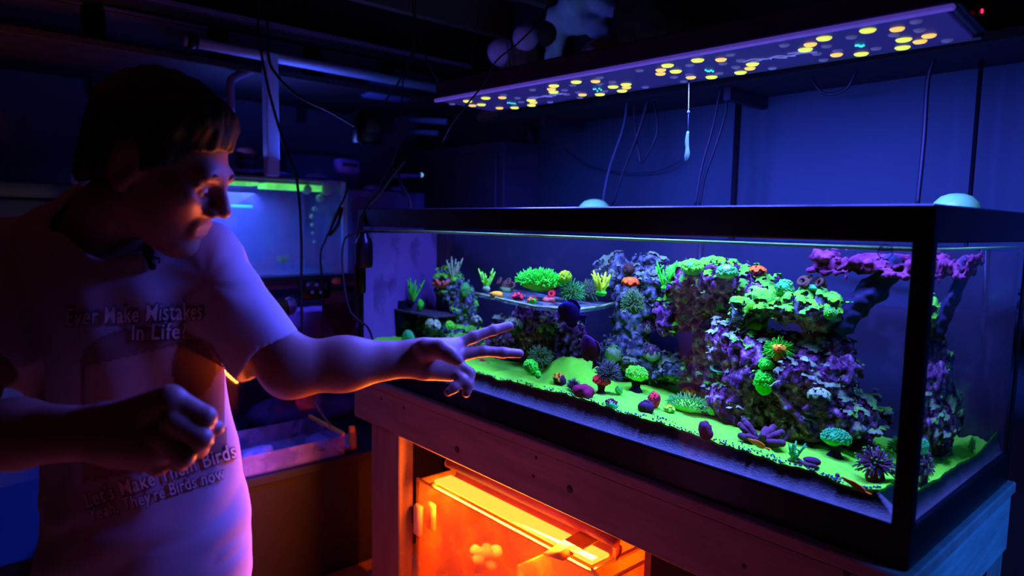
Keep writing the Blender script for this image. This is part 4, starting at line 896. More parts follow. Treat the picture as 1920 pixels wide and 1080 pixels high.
f.ball((q[0], .88, SZ + .08), (.22, .09, .09), .05); zz = f.lo[2] + f.h * np.arange(f.n[2]); f.S = np.maximum(f.S, (SZ + .002 - zz)[None, None, :].astype(np.float32)); f.roughen(.01, 25, 5, 3)
V, F = f.mesh(); tag(make('soft_toy', V, F, pm('plush_brown', (.035, .012, .012), (.022, .010, .010), scale=20, rough=.95)), 'large dark brown lumpy soft toy sitting right of the red ball', 'toy')
q = at(1305, 80, Y=.86); bx = thing('storage_box', 'small dark lidded box on the shelf right of the brown toy', 'box', (q[0], .86, SZ))
MB().box(q[0] - .075, q[0] + .075, .80, .94, SZ + .001, SZ + .12, .01).done('box_body', m_board, bx); MB().box(q[0] - .08, q[0] + .08, .795, .945, SZ + .12, SZ + .14, .006).done('lid', m_board, bx)

# ------------------------------------------------------------------ behind the aquarium
def pole(name, label, a, b_, r, cat='pole', mat=None):
    return tag(MB().tube([a, b_], r, 10).done(name, mat or black_plastic), label, cat)
xp = at(1382, 250, Y=.90)[0]; pole('support_pole', 'black upright pole standing behind the middle of the aquarium', (xp, .90, FLOOR_Z), (xp, .90, 1.0045), .011)
xp = at(1829, 250, Y=.92)[0]; pole('support_pole', 'thin black rod standing behind the right end of the aquarium', (xp, .92, FLOOR_Z), (xp, .92, 1.0045), .0055)
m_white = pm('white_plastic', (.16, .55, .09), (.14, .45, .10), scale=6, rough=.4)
for (px, top, rr_, lab) in ((1791, 362, .050, 'white dome-shaped pump on the back rim near the right corner'), (1112, 373, .058, 'white dome-shaped pump on the back rim in mid tank')):
    zt = at(px, top, Y=.605)[2]; x = at(px, 380, Y=.605)[0]; d_ = thing('dome_pump', lab, 'pump', (x, .612, TH), 'dome pumps on the back rim')
    h_ = max(zt - TH, .03); MB().lathe([(rr_, 0.0005), (rr_ * .99, h_ * .25), (rr_ * .88, h_ * .55), (rr_ * .62, h_ * .84), (rr_ * .3, h_ * .97), (0, h_)], (x, .612, TH), (0, 0, 1), 28).done('dome', m_white, d_)
    MB().box(x - .02, x + .02, .632, .65, TH - .06, TH + .012, .004).done('hook', black_plastic, d_, smooth=False)
tag(MB().box(-.75, 1.6, WALL_Y - .045, WALL_Y - .0005, .28, .345, .004).done('wall_rail', pm('purple_rail', (.03, .012, .02), (.04, .018, .025), scale=4, rough=.7)), 'dark purple timber rail along the wall behind the aquarium', 'rail')
pbx = thing('power_supply', 'dark grey power supply box on the wall behind the right end', 'power supply', (.28, WALL_Y, .02))
MB().box(.14, .46, WALL_Y - .10, WALL_Y - .0005, .02, .20, .01).done('case', pm('grey_case', (.02, .025, .04), rough=.5), pbx); MB().tube(spline([(.18, WALL_Y - .06, .20), (.16, WALL_Y - .07, .30), (-.05, WALL_Y - .08, .40), (-.5, WALL_Y - .08, .46)], 8), .008, 8).done('supply_cable', cable_black, pbx)
# black pump clamped to the left end of the front glass
pc = thing('corner_pump', 'black cylindrical pump clamped to the front glass at the left corner', 'pump', (-1.735, -.03, .385))
b = MB().lathe([(.006, 0), (.029, .004), (.031, .02), (.031, .085), (.027, .10), (.016, .115), (.016, .135)], (-1.735, -.034, .392), (0, 0, 1), 22); b.done('pump_body', black_plastic, pc)
MB().box(-1.80, -1.735, -.045, -.0015, .42, .475, .006).done('clamp', black_plastic, pc); MB().box(-1.80, -1.775, -.03, -.0015, .30, .475, .004).done('mount_strip', black_plastic, pc)

# ------------------------------------------------------------------ rack of smaller tanks along the left wall
RX = -2.30
rack = thing('tank_rack', 'black metal rack holding the smaller tanks against the left wall', 'rack', (-2.6, -.3, FLOOR_Z))
m_rack = pm('rack_black', (.008, .006, .010), (.012, .009, .014), scale=6, rough=.6)
for z0, z1, y1 in ((-.39, -.355, .55), (.29, .325, .62)): MB().box(-2.86, RX, -.76, y1, z0, z1, .004).done('rack_shelf', m_rack, rack, smooth=False)
for x in (-2.84, RX - .02):
    for y in (-.745, .50): MB().box(x - .015, x + .015, y - .015, y + .015, FLOOR_Z, .29).done('rack_post', m_rack, rack, smooth=False)
MB().box(-1.985, -1.975, -.74, .48, FLOOR_Z + .005, -.392).done('front_panel', pm('panel_brown', (.010, .006, .003), (.013, .008, .004), scale=3, rough=.6), rack, smooth=False)
m_g2 = glass('small_pane', tint=(.96, .98, 1), refl=.05, spots=((.30, .34, .50), 6, .45, .35, .12))
m_glowback = pm('blue_back_board', (.30, .30, .55), (.40, .42, .62), scale=5, rough=.8)
def small_tank(name, label, y0, y1, z0, z1, depth, back, cat='tank', front=None):
    t = thing(name, label, cat, (RX - depth / 2, (y0 + y1) / 2, z0)); g = .008; x0, x1 = RX - .01 - depth, RX - .01
    MB().box(x1 - g, x1, y0, y1, z0, z1).done('front_pane', front or m_g2, t, smooth=False); MB().box(x0, x0 + g, y0, y1, z0, z1).done('back_board', back, t, smooth=False)
    MB().box(x0 + g, x1 - g, y0, y0 + g, z0, z1).done('side_pane', front or m_g2, t, smooth=False); MB().box(x0 + g, x1 - g, y1 - g, y1, z0, z1).done('side_pane', front or m_g2, t, smooth=False)
    MB().box(x0 + g, x1 - g, y0 + g, y1 - g, z0, z0 + g).done('bottom_pane', back, t, smooth=False); return t
T2 = small_tank('frag_tank', 'brightly lit blue frag tank on the upper rack shelf', -.75, .19, .326, .715, .40, m_glowback)
m_lid = pm('lid_panel', (.12, .10, .22), (.18, .15, .3), scale=5, rough=.5)
MB().box(RX - .40, RX - .012, -.74, .18, .716, .726, .002).done('lid', m_lid, T2, smooth=False)
# bright sheet of water just under the lid, its lamp above it
ws = MB().box(RX - .40, RX - .02, -.74, .18, .335, .675).done('frag_water', glass('frag_water', tint=(.9, .95, 1), refl=.055, rough=.1), smooth=False); tag(ws, 'blue water inside the frag tank on the rack', 'water')
lampb = thing('frag_tank_lamp', 'slim lamp bar under the lid of the frag tank', 'lamp', (RX - .12, -.1, .70))
MB().box(RX - .16, RX - .07, -.45, .12, .703, .7155, .003).done('lamp_body', m_lid, lampb, smooth=False)
MB().box(RX - .15, RX - .06, -.42, -.16, .690, .703).done('lime_surface_glow', pm('lime_glow', (.3, .9, .2), emit=(.12, .85, .12), estr=1.2), lampb, smooth=False)  # glowing strips imitate the lime-lit water surface
MB().box(RX - .15, RX - .05, -.13, .13, .680, .703).done('lime_surface_glow', pm('lime_glow', (.3, .9, .2)), lampb, smooth=False)
area('lamp_light', (RX - .15, -.25, .685), (.12, .8), RACK_POWER, RACK_COLOR, (-.2, 0, -1), lampb)
area('lamp_light', (RX - .06, -.1, .80), (.06, .5), RACK_POWER * .5, RACK_COLOR, (.15, .1, 1), lampb)  # extra uplight added above the lid to brighten the pipe and shelf toys
m_bub = pm('bubble_white', (.5, .95, .5), rough=.3)
for k, (px, py, r) in enumerate(((600, 372, 11), (590, 392, 7), (585, 406, 7), (586, 422, 6), (587, 437, 5), (590, 454, 5), (603, 492, 6), (610, 500, 4), (575, 355, 14), (610, 355, 16))):
    c = at(px, py, X=RX - .06); MB().blob(c, r * .0016, 2).done('bubble', m_bub, ws)
c = at(530, 487, X=RX - .10); b = MB(); spikes(b, c - [0, 0, .01], sph_dirs(14, .1, 4), .006, .03, .005, 3, .3); o_ = b.done('branch', K_GREEN, thing('branching_coral', 'tiny vivid green coral in the blue frag tank', 'coral', c - [0, 0, .02]))
c = at(450, 387, X=RX - .012); tag(MB().box(c[0] - .005, c[0] + .001, c[1] - .035, c[1] + .05, c[2] - .006, c[2] + .006, .002).done('cyan_clip', pm('cyan_clip', (.05, .5, .5), emit=(.02, .5, .75), estr=.6)), 'small cyan lit clip on the frag tank glass', 'clip')
bar = MB().box(RX - .012, RX + .001, .175, .20, .33, .72, .002).done('corner_strip', pm('cyan_corner', (.25, .60, .75), rough=.4), T2, smooth=False)
B2_ = small_tank('storage_bin', 'violet translucent bin next to the frag tank on the rack', .225, .60, .326, .69, .36, pm('violet_bin', (.13, .09, .25), (.17, .12, .32), scale=4, rough=.6), 'bin', front=glass('violet_front', tint=(.6, .55, .9), refl=.04, spots=((.16, .12, .34), 6, .4, .6, .4)))
# clutter on the lid
def bit(name, label, px, py, w_, h_, cat, mat, X=RX - .06, depth=.06, parts=None):
    c = at(px, py, X=X); t = thing(name, label, cat, c - [0, 0, h_ / 2]); MB().box(c[0] - depth / 2, c[0] + depth / 2, c[1] - w_ / 2, c[1] + w_ / 2, c[2] - h_ / 2, c[2] + h_ / 2, min(w_, h_) * .12).done('case', mat, t); 
    MB().box(c[0] + depth / 2 - .001, c[0] + depth / 2 + .002, c[1] - w_ * .35, c[1] + w_ * .35, c[2] - h_ * .05, c[2] + h_ * .2).done('face_plate', m_board, t, smooth=False); return t
m_pur = pm('purple_plastic', (.12, .06, .35), (.15, .08, .4), scale=4, rough=.5)
bit('power_adapter', 'violet power adapter lying on the frag tank lid', 650, 312, .10, .062, 'adapter', m_pur)
for k, (px, py, w_) in enumerate(((500, 330, .20), (450, 334, .12), (590, 327, .10), (700, 322, .09), (745, 338, .08))):
    c = at(px, py, X=RX - .10); zc = .7265 if c[1] < .19 else .691
    tag(MB().blob((c[0], c[1], zc + .016), (.05, w_ / 2, .015), 3, .25, 22, k).done('crumpled_bag', pm('bag_violet', (.14, .10, .30), (.2, .15, .4), scale=12, rough=.35)), ('flat violet plastic bag on the lid behind the cable', 'small violet bag on the lid next to his forehead', 'creased bag on the lid left of the adapter', 'shiny violet bag right of the adapter', 'crumpled bag on top of the violet bin')[k], 'bag', 'bags on the tank lids')
tb = thing('tube_brush', 'violet tube with a bright end lying on the violet bin', 'tube', at(760, 330, X=RX - .05)); q0, q1 = at(735, 331, X=RX - .06), at(790, 328, X=RX - .02)
MB().tube([q0, q1], .010, 10).done('tube_body', m_pur, tb); MB().blob(q1, .0105, 2).done('bright_end', pm('bright_end', (.3, .6, .9), emit=(.2, .5, .95), estr=.9), tb)
# lower tank with rocks
T3 = small_tank('quarantine_tank', 'dim lower tank with purple rocks under the frag tank', -.72, .52, -.352, .20, .42, pm('dim_back', (.03, .03, .06), (.05, .045, .09), scale=4, rough=.8), front=glass('dim_pane', tint=(.75, .72, .85), refl=.05))
ul = thing('added_shelf_lamp', 'dim lamp bar added under the upper rack shelf to brighten the lower tank', 'lamp', (RX - .15, 0, .27)); MB().box(RX - .20, RX - .10, -.30, .40, .265, .2895, .003).done('lamp_body', m_lid, ul, smooth=False); area('lamp_light', (RX - .15, .05, .262), (.06, .6), RACK_POWER * .16, (.12, .10, 1.0), (0, 0, -1), ul)  # added lamp, there only to lift the dim lower tank
f = Field(np.array([-2.72, -.30, -.345]), np.array([-2.32, .50, .17]), .010)
for (px, py, X, r) in ((580, 600, -2.45, .09), (600, 575, -2.45, .07), (565, 625, -2.42, .08), (620, 615, -2.42, .08), (650, 630, -2.42, .07)): f.ball(at(px, py, X=X), r, .04)
f.ball((-2.5, .1, -.30), (.15, .28, .06), .04); f.cone((-2.47, .02, -.3), (-2.46, .05, .0), .1, .06, .05); f.roughen(.02, 14, 9, 3); V, F = f.mesh(); tag(make('live_rock', V, F, pm('violet_rock', (.12, .08, .22), (.22, .16, .36), scale=14, rough=.8)), 'violet rock pile inside the dim lower tank', 'rock')
q0 = at(640, 590, X=-2.335); tag(MB().blob(q0, (.02, .085, .12), 4, .2, 9, 3).done('leather_sponge', pm('red_brown_sponge', (.06, .02, .03), (.09, .03, .04), scale=10, rough=.9)), 'dark red-brown sponge against the glass of the dim lower tank', 'sponge')
c = at(630, 527, X=RX); tag(MB().blob(c + [.004, 0, 0], (.006, .022, .014), 3).done('orange_tag', pm('orange_tag', (.55, .12, .05), rough=.6)), 'small orange tag on the dim lower tank', 'tag')
st = bit('power_strip', 'black power strip clipped under the upper rack shelf', 590, 541, .14, .09, 'power strip', black_plastic, X=RX + .03, depth=.03)
for k in range(4): q = at(578 + k * 8, 534 + (k % 2) * 14, X=RX + .05); MB().box(q[0] - .004, q[0], q[1] - .006, q[1] + .006, q[2] - .006, q[2] + .006).done('socket', pm('socket_grey', (.25, .22, .4), rough=.4), st, smooth=False)
for (px, py, r, m_, lab) in ((528, 580, .035, K_GREY, 'pale stone'), (543, 575, .03, pm('lilac_pot', (.25, .2, .5), rough=.5), 'lilac plug')):
    c = at(px, py, X=RX - .05); tag(MB().blob(c, (r, r, r * 1.2), 3, .15, 30).done('frag_stone', m_), lab + ' seen through the dim lower tank glass', 'stone')
# acrylic trays and a bottle on the lowest shelf front
m_tray = glass('tray_clear', tint=(.85, .85, .95), refl=.06, spots=((.40, .30, .60), 8, .45, .6, .25)); m_oe = pm('orange_lit_edge', (.95, .40, .08), rough=.35)
ac = thing('acrylic_tray', 'clear shallow acrylic tray with an orange lit edge on the low shelf', 'tray', at(520, 800, X=RX + .10)); zs = -.354
MB().box(-2.29, -1.98, -.60, .015, zs, zs + .006).done('tray_floor', m_tray, ac, smooth=False); MB().box(-1.986, -1.98, -.60, .015, zs, zs + .075).done('tray_front', m_tray, ac, smooth=False); MB().box(-2.29, -1.986, .009, .015, zs, zs + .075).done('tray_end', m_tray, ac, smooth=False); MB().box(-2.29, -2.284, -.60, .009, zs, zs + .075).done('tray_back', m_tray, ac, smooth=False)
MB().box(-2.29, -1.98, .006, .018, zs + .075, zs + .09, .002).done('orange_lit_rim', m_oe, ac, smooth=False)  # the sump lamp's orange light is put into the rim colour
MB().box(-2.86, -1.96, -.76, .48, zs - .036, zs - .0005, .004).done('shelf_extension', m_rack, rack, smooth=False)
c = at(478, 755, X=-2.12); tag(MB().blob((c[0], c[1], zs + .03), (.05, .06, .022), 3, .35, 22, 2).done('frag_rubble', pm('lilac_rubble', (.35, .28, .6), (.5, .4, .8), scale=20, rough=.6)), 'lilac coral rubble lying in the clear acrylic tray', 'rubble')
c = at(625, 770, X=-2.1); tag(MB().blob((c[0], c[1], zs + .018), (.12, .10, .017), 3, .3, 14, 6).done('crumpled_sheet', pm('violet_sheet', (.22, .16, .42), (.3, .22, .55), scale=9, rough=.4)), 'crumpled violet plastic sheet on the low shelf beside the tray', 'sheet')
c = at(660, 795, X=-2.02); bo = thing('bottle', 'small amber bottle with a yellow cap at the end of the low shelf', 'bottle', (c[0], c[1], zs)); MB().lathe([(.018, 0), (.019, .01), (.018, .06), (.012, .072)], (c[0], c[1], zs), n=16).done('bottle_body', pm('amber', (.35, .22, .06), rough=.3), bo); MB().lathe([(.013, .072), (.013, .092), (.010, .095)], (c[0], c[1], zs), n=14).done('cap', pm('yellow_cap', (.95, .45, .06), rough=.4), bo)

# ------------------------------------------------------------------ pipes and shelves higher up the left wall
m_pvc = pm('pvc_pipe', (.25, .42, .70), (.30, .48, .75), scale=3, rough=.5)
pa, pb_ = at(345, 76, X=RX), at(852, 172, X=RX)
pp = thing('pvc_pipe', 'long pale blue pipe running along the rack below the upper shelf', 'pipe', (pa + pb_) / 2); MB().tube([pa, pb_], .019, 14).done('pipe_run', m_pvc, pp); q = pa + (pb_ - pa) * .02; MB().tube([q - [0, .015, 0], q + [0, .02, 0]], .026, 14).done('end_cap', black_plastic, pp)
MB().box(RX - .028, RX + .022, at(508, 200, X=RX)[1] - .024, at(508, 200, X=RX)[1] + .024, .727, pa[2] + .01, .003).done('upright', m_pvc, pp, smooth=False)
q = [at(432, 210, X=RX - .05), at(432, 160, X=RX - .05), at(440, 145, X=RX - .05), at(478, 128, X=RX - .05)]; tag(MB().tube(spline(q, 6), .016, 12).done('elbow_pipe', pm('grey_pipe', (.10, .09, .2), rough=.5)), 'short grey elbow pipe in front of the white upright', 'pipe')
q0 = at(720, 165, X=RX - .1); tag(MB().box(q0[0] - .05, q0[0] + .05, q0[1] - .10, q0[1] + .12, q0[2] - .05, q0[2] + .03, .012).done('pump_box', pm('dim_blue_box', (.06, .10, .30), rough=.6)), 'dim blue box tucked under the long pipe', 'box')
us = thing('upper_shelf', 'dark plank shelf high on the left wall above the long pipe', 'shelf', (-2.65, -.4, 1.22)); z0 = at(700, 90, X=RX)[2]
MB().box(WALL_X, RX + .02, -1.6, .85, z0 - .012, z0 + .012, .002).done('shelf_plank', m_board, us, smooth=False)
MB().box(RX + .02, RX + .024, -1.6, .85, z0 - .006, z0 + .010).done('plank_edge', pm('edge_violet', (.12, .08, .2), rough=.6), us, smooth=False)
zl = pa[2] - .035; MB().box(WALL_X, RX - .03, -1.6, .80, zl - .03, zl - .005, .002).done('shelf_plank', m_board, us, smooth=False)
for y in (-1.5, -.6, .3, .8): MB().box(WALL_X, WALL_X + .03, y - .02, y + .02, zl - .1, z0).done('bracket', m_board, us, smooth=False)
for k, (y, w_, h_, cc) in enumerate(((-1.25, .30, .17, (.05, .04, .09)), (-.88, .28, .14, (.03, .03, .07)), (-.50, .34, .15, (.06, .06, .13)), (-.10, .30, .13, (.04, .045, .11)), (.28, .28, .15, (.035, .03, .08)), (.62, .26, .11, (.05, .05, .13)))):
    t = thing('cardboard_box', ('dusky box at the far left of the lower plank', 'low dark box second along the lower plank', 'wide bluish box in the middle of the lower plank', 'flat dark blue box right of the middle one', 'dark tall box near the right of the lower plank', 'low blue box at the right end of the lower plank')[k], 'box', (-2.6, y, zl - .004), 'boxes on the lower plank')
    m_ = pm('box_%d' % k, cc, tuple(v * 1.3 for v in cc), scale=4, rough=.8); zt = min(zl - .0045 + h_, z0 - .02)
    MB().box(-2.80, -2.40, y - w_ / 2, y + w_ / 2, zl - .0045, zt - .012, .004).done('box_body', m_, t, smooth=False); MB().box(-2.805, -2.395, y - w_ / 2 - .004, y + w_ / 2 + .004, zt - .012, zt, .002).done('lid', m_, t, smooth=False)
# lower wall clutter behind the tanks
def rod(px0, py0, px1, py1, Y, r, name, label, cat, mat): return tag(MB().tube([at(px0, py0, Y=Y), at(px1, py1, Y=Y)], r, 10).done(name, mat), label, cat)
rod(755, 223, 838, 228, .97, .017, 'white_rod', 'upper of two pale blue rods in the far corner', 'rod', m_pvc); rod(758, 246, 822, 250, .97, .015, 'white_rod', 'lower of two pale blue rods in the far corner', 'rod', m_pvc)
rod(780, 382, 946, 384, .95, .014, 'low_pipe', 'pale blue pipe just above the far rim of the aquarium', 'pipe', m_pvc)
hose = thing('ribbed_hose', 'blue ribbed hose hanging on the wall by the far corner', 'hose', at(955, 372, Y=.97))
for k in range(7): MB().torus(at(954, 290 + k * 12, Y=.97), .016, .011, (0, 0, 1), 14, 8).done('hose_rib', pm('hose_blue', (.03, .09, .22), rough=.5), hose)
for (px, py, h_, lab) in ((992, 252, .10, 'upper black bracket on the wall left of the blue panel'), (990, 330, .13, 'lower black bracket on the wall left of the blue panel')):
    c = at(px, py, Y=WALL_Y - .03); t = thing('wall_bracket', lab, 'bracket', (c[0], WALL_Y, c[2] - h_ / 2)); MB().box(c[0] - .03, c[0] + .03, WALL_Y - .05, WALL_Y - .0005, c[2] - h_ / 2, c[2] + h_ / 2, .008).done('bracket_body', m_rack, t); MB().tube([(c[0], WALL_Y - .05, c[2]), (c[0], WALL_Y - .08, c[2])], .01, 8).done('bracket_peg', m_rack, t)
cab = thing('dark_cabinet', 'tall dark cabinet in the far corner behind the reef aquarium', 'cabinet', (-2.6, .86, FLOOR_Z)); xa = at(800, 300, Y=.80)[0]; xb_ = at(945, 300, Y=.80)[0]
MB().box(WALL_X + .12, xb_, .80, WALL_Y - .001, FLOOR_Z, .93, .004).done('cabinet_body', pm('cabinet_dark', (.020, .016, .030), (.028, .022, .040), scale=3, rough=.7), cab, smooth=False); MB().box(WALL_X + .2, xb_ - .04, .785, .80, FLOOR_Z + .08, .88, .003).done('cabinet_door', pm('cabinet_door', (.024, .018, .034), rough=.6), cab, smooth=False)
tag(MB().box(RX - .5, RX - .46, at(542, 270, X=RX - .46)[1], at(672, 270, X=RX - .46)[1], .326, .87, .003).done('blue_plank', pm('plank_blue', (.05, .06, .16), (.07, .08, .2), scale=5, rough=.7), smooth=False), 'dim blue plank leaning behind the frag tank', 'plank')
c = at(460, 305, X=RX - .25); pt = thing('plant_pot', 'small grey-brown pot behind his forehead on the lid', 'pot', (c[0], c[1], .7265)); MB().lathe([(.035, 0), (.045, .07), (.048, .075), (.040, .075)], (c[0], c[1], .7265), n=18).done('pot_body', pm('pot_grey', (.05, .05, .06), rough=.8), pt); MB().blob((c[0], c[1] + .01, .7265 + .10), (.04, .045, .035), 3, .2, 20).done('red_lump', pm('deep_red', (.06, .005, .008), rough=.7), pt)
# white chest behind the person
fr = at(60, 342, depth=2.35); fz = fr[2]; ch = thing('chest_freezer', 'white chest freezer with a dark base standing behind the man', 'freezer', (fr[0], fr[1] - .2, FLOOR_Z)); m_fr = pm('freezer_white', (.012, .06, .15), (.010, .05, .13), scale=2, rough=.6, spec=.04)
e0 = at(136, 345, depth=2.35); y1 = e0[1]
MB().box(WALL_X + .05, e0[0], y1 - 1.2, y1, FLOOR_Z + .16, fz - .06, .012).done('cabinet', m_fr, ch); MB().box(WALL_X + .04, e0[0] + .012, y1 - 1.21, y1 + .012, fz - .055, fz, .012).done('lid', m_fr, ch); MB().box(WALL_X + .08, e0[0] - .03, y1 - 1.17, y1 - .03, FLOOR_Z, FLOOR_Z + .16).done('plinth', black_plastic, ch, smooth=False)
# ------------------------------------------------------------------ person
# local frame for the implicit body: x = to the photograph's right, y = away from it, z = up
YR = np.array([[_cy, -_sy, 0], [_sy, _cy, 0], [0, 0, 1.0]])
def toL(p): return (np.asarray(p) - CAM) @ YR
def toW(V): return np.asarray(V) @ YR.T + CAM
def J(px, py, d): return toL(at(px, py, depth=d))
m_skin = pm('skin', (.27, .115, .082), (.235, .10, .072), scale=9, rough=.5, bump=.08, bscale=160, spec=.35)
m_shirt = pm('shirt_cotton', (.44, .32, .34), (.39, .28, .30), scale=6, rough=.9, bump=.12, bscale=500, spec=.1)
m_hair = pm('hair_dark', (.006, .003, .002), (.010, .005, .003), scale=40, rough=.6, stretch=(1, 1, .3))
m_jeans = pm('trouser_cloth', (.35, .28, .26), (.28, .22, .21), scale=30, rough=.9)
def rotm(yaw, pitch, roll):
    """head axes: x forward, y left, z up. yaw from the photograph's right towards its viewer"""
    f = np.array([math.cos(yaw) * math.cos(pitch), -math.sin(yaw) * math.cos(pitch), -math.sin(pitch)])
    l = np.cross(np.array([0, 0, 1.0]), f); l /= np.linalg.norm(l); u = np.cross(f, l)
    c, s = math.cos(roll), math.sin(roll); return np.stack([f, c * l + s * u, -s * l + c * u], 1)
HC = J(303, 312, 1.07); HR = rotm(math.radians(0), math.radians(24), math.radians(4)); HS = 1.03
def hd(x, y, z): return HC + HR @ (np.array([x, y, z]) * HS)
shL, elL, wrL = J(398, 520, 1.20), J(545, 690, 1.17), J(778, 672, 1.235)
shR, elR, wrR = J(8, 500, 1.18), J(-95, 815, 1.00), J(192, 812, .93)
neck0, chest, belly, pelvis = J(200, 415, 1.17), J(215, 590, 1.20), J(268, 880, 1.20), J(255, 1120, 1.22)
allp = np.array([HC, shL, elL, wrL, shR, elR, wrR, neck0, J(1000, 640, 1.40), J(430, 800, .85), J(300, 120, 1.07), J(150, 120, 1.2), J(260, 1000, 1.2)])
f = Field(allp.min(0) - .12, allp.max(0) + .10, .0032)
# torso inside the shirt
f.cone(neck0 + [0, .01, -.06], belly, .085, .10, .05); f.cone(shL + [.0, .01, 0], shR, .05, .05, .04)
# neck
f.cone(hd(-.022, 0, -.055), neck0 + [0, 0, .0], .056, .064, .03)
# head
def hb(c, r, k=.012, cut=False): f.ball(hd(*c), np.array(r) * HS if not np.isscalar(r) else r * HS, k, HR, cut)
def hc(a, b, r0, r1, k=.012, cut=False): f.cone(hd(*a), hd(*b), r0 * HS, r1 * HS, k, cut)
hb((-.012, 0, .035), (.098, .077, .090), .02); hb((.034, 0, -.034), (.060, .058, .084), .03)
for s in (-1, 1):
    hc((-.008, s * .050, -.058), (.062, s * .012, -.098), .020, .018, .03); hb((.062, s * .042, -.016), (.026, .022, .024), .03)
hb((.070, 0, -.100), (.020, .024, .017), .02)
hc((.082, -.034, .022), (.082, .034, .022), .013, .013, .018)
for s in (-1, 1): hb((.094, s * .031, -.001), (.013, .019, .011), .012, True)
hc((.092, 0, .016), (.114, 0, -.024), .008, .0110, .012); 
for s in (-1, 1): hb((.102, s * .012, -.031), (.011, .009, .008), .008)
hc((.089, -.017, -.057), (.089, .017, -.057), .008, .008, .010); hc((.086, -.015, -.071), (.086, .015, -.071), .009, .009, .010)
hc((.100, -.022, -.064), (.100, .022, -.064), .0035, .0035, .004, True)
for s in (-1, 1):
    hb((.079, s * .031, -.001), .0125, .003); hc((.087, s * .016, .009), (.083, s * .046, .006), .0045, .004, .004)
    ec = (-.012, s * .076, -.004); hb(ec, (.024, .010, .034), .010); hb((-.006, s * .087, .0), (.013, .007, .020), .006, True); hb((-.008, s * .078, -.034), (.010, .007, .010), .006)
# left arm (pointing)
f.chain([shL, elL], [.056, .047], .03); f.cone(elL, elL + (wrL - elL) * .42, .048, .044, .03); f.cone(elL + (wrL - elL) * .42, wrL, .044, .031, .03)
# left hand, seen from the thumb side
pk = J(842, 676, 1.27)
f.cone(wrL, pk, .031, .026, .02); f.cone(wrL + [.02, .015, .010], J(852, 650, 1.285), .026, .018, .015); f.cone(J(800, 690, 1.235), J(842, 698, 1.26), .022, .017, .015)
def finger(pts, r, k=.006): f.chain(pts, r, k)
finger([J(842, 652, 1.285), J(888, 632, 1.30), J(925, 619, 1.315), J(955, 611, 1.33)], [.0125, .0110, .0100, .0088])
finger([J(856, 668, 1.275), J(905, 658, 1.29), J(943, 661, 1.30), J(974, 663, 1.31)], [.0122, .0108, .0100, .0088])
finger([J(858, 684, 1.265), J(880, 700, 1.26), J(878, 722, 1.25), J(874, 737, 1.245)], [.0118, .0108, .0098, .0085])
finger([J(852, 698, 1.26), J(866, 712, 1.245), J(852, 727, 1.235), J(840, 735, 1.23)], [.0108, .0098, .0088, .0076])
finger([J(798, 656, 1.21), J(826, 655, 1.20), J(845, 666, 1.195), J(858, 676, 1.195)], [.021, .0155, .0125, .0100], .010)
# right arm and loose fist
f.chain([shR, elR], [.055, .047], .03); f.cone(elR, elR + (wrR - elR) * .45, .047, .046, .03); f.cone(elR + (wrR - elR) * .45, wrR, .046, .036, .03)
f.cone(wrR, J(262, 812, .905), .036, .036, .02); f.cone(J(210, 800, .92), J(318, 752, .885), .030, .022, .02); f.cone(J(220, 822, .92), J(300, 838, .895), .034, .024, .02); f.cone(J(230, 840, .925), J(280, 858, .91), .024, .018, .018)
finger([J(322, 748, .885), J(385, 782, .895), J(380, 806, .925), J(340, 812, .93)], [.0165, .0145, .0125, .0105], .004)
finger([J(322, 786, .878), J(378, 822, .888), J(372, 842, .918), J(335, 842, .925)], [.0165, .0145, .0125, .0105], .004)
finger([J(300, 818, .880), J(345, 856, .890), J(336, 868, .915), J(305, 862, .925)], [.0160, .0138, .0120, .0100], .004)
finger([J(276, 846, .890), J(300, 872, .900), J(292, 878, .920), J(270, 870, .925)], [.0145, .0122, .0105, .0090], .004)
finger([J(255, 790, .935), J(335, 798, .945), J(385, 800, .935), J(405, 802, .930)], [.019, .016, .0135, .011], .008)
V, F = f.mesh()
person = thing('person', 'man in a printed light T-shirt pointing two fingers at the reef aquarium', 'person', tuple(toW(pelvis)[:2]) + (FLOOR_Z,))
make('body', toW(V), F, m_skin, person)
# eyes sit in the sockets: dark irises
for s in (-1, 1):
    MB().blob(toW(hd(.0815, s * .031, -.001)), .0108 * HS, 3).done('eye', pm('eye_white', (.55, .5, .5), rough=.2), person)
    MB().blob(toW(hd(.0895, s * .0305, -.003)), .0048 * HS, 2).done('iris', pm('iris_dark', (.02, .012, .01), rough=.15), person)
# hair
f = Field(HC - .19, HC + .19, .0032)
hb((-.019, 0, .048), (.106, .085, .097), .01); hb((.030, 0, .092), (.048, .066, .038), .03); hb((-.07, 0, -.02), (.045, .066, .07), .03)
for s in (-1, 1): hb((.022, s * .070, .01), (.022, .012, .038), .012)
n_ = HR @ np.array([.60, 0, -.80]); o_ = hd(.002, 0, .004)
idx = np.indices(f.S.shape).reshape(3, -1).T; P = f.lo + idx * f.h
d = ((P - o_) @ n_).reshape(f.S.shape); loc = (P - HC) @ HR
front = np.minimum(d, 1.0)
side = (np.abs(loc[:, 1]) / HS).reshape(f.S.shape)
f.S = np.maximum(f.S, np.where(side > .055, front - .012, front)).astype(np.float32)
for s in (-1, 1): hb((-.014, s * .085, -.006), (.026, .022, .036), .006, True)
q_ = loc.reshape(f.S.shape + (3,)) * np.array([60, 90, 28]); m_ = np.abs(f.S) < .012
f.S[m_] += (.0035 * fbm(q_[m_], 3, 3)).astype(np.float32)
V, F = f.mesh(); make('hair', toW(V), F, m_hair, person)
